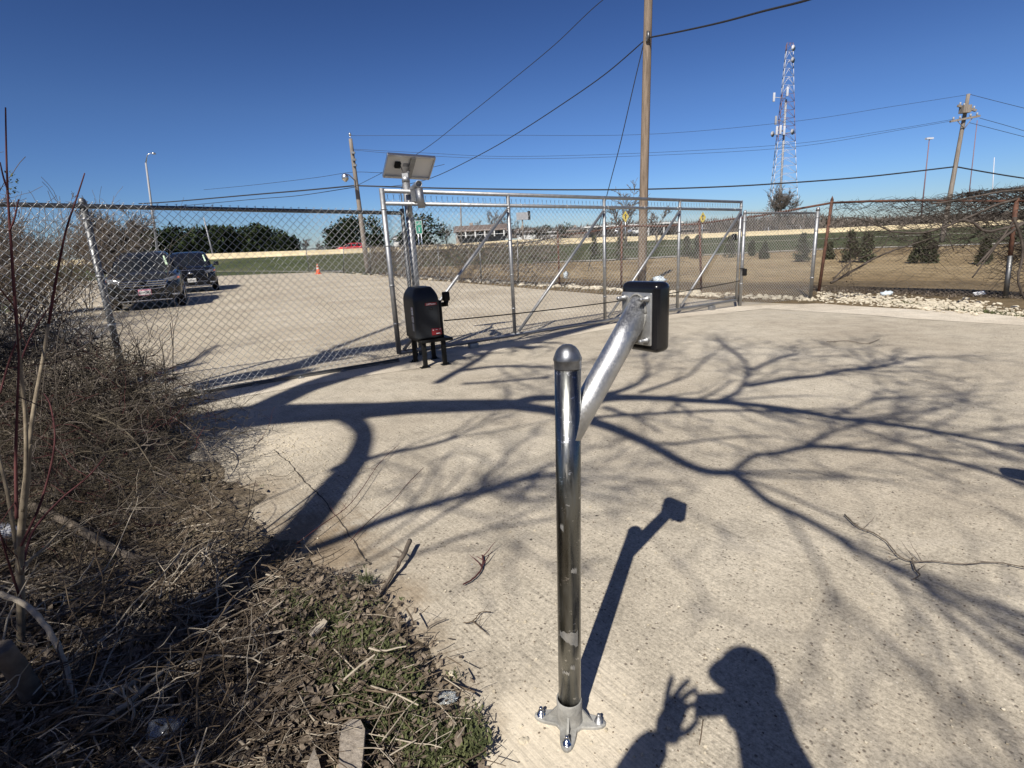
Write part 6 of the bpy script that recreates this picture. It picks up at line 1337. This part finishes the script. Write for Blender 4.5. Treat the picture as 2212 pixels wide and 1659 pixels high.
hand(Lw, Lh, [[SL(1441, 1508, 1.30), SL(1446, 1482, 1.32), SL(1453, 1458, 1.33)], [SL(1458, 1504, 1.31), SL(1473, 1484, 1.33), SL(1490, 1467, 1.33)], [SL(1472, 1512, 1.31), SL(1488, 1497, 1.325), SL(1507, 1487, 1.32)], [SL(1478, 1528, 1.30), SL(1491, 1524, 1.31), SL(1505, 1518, 1.30)]], [SL(1470, 1588, 1.25), SL(1491, 1576, 1.27), SL(1509, 1553, 1.28)], 'hand')
pc_ = V((.012, -.024, HC+.005))
hand(Rw, V((.085, -.045, 1.285)), [[V((.075, -.045, 1.31)), V((.06, -.05, 1.32)), V((.045, -.048, 1.322))], [V((.075, -.05, 1.30)), V((.058, -.052, 1.302)), V((.043, -.05, 1.302))], [V((.075, -.05, 1.285)), V((.058, -.052, 1.283)), V((.043, -.05, 1.282))], [V((.078, -.048, 1.27)), V((.062, -.05, 1.264)), V((.048, -.048, 1.262))]], [V((.085, -.02, 1.27)), V((.078, -.018, 1.255)), V((.065, -.022, 1.25))], 'hand')
ph = thing('phone', pc_, 'dark phone held out in landscape between the hands of the photographer', 'phone'); q = MB(); q.box(pc_+V((.03, 0, .024)), (.155, .086, .008), V((1, 0, 0)), V((0, 0, 1)), V((0, -1, 0)), .0035); q.build('body', M['phone'], ph)
# box made up out of frame to cast the shadow at the right edge
mz = 1.02; m0 = sl(2156, 1018, mz); m1 = sl(2330, 1050, mz); md = (m1-m0); md.z = 0; md.normalize(); ms = V((-md.y, md.x, 0)); mp = m0+md*.22; mp.z = 0
mb_ = thing('shadow_caster', mp, 'rounded box on a post, added unseen past the right edge to cast a shadow', 'shadow_caster')
rings = []
for s_, k in ((0, .05), (.012, .6), (.04, .9), (.08, 1.), (.40, 1.), (.41, .95)):
    rings.append([m0+md*s_+ms*(.062*k*math.cos(t_))+V((0, 0, .055*k*math.sin(t_))) for t_ in [2*math.pi*j/20 for j in range(20)]])
q = MB(); q.loft(rings, True, True); q.build('box', M['blackmetal'], mb_)
q = MB(); q.box(m0+md*.24+V((0, 0, -.10)), (.10, .03, .05), md, ms, V((0, 0, 1)), .006); q.box(m0+md*.28+V((0, 0, -.06)), (.02, .02, .08), md, ms, V((0, 0, 1))); q.build('bracket', M['blackmetal'], mb_)
q = MB(); q.tube([V((m0.x, m0.y, 0))+md*.33, m0+md*.33], .03, 10); q.build('post', M['galvdark'], mb_)
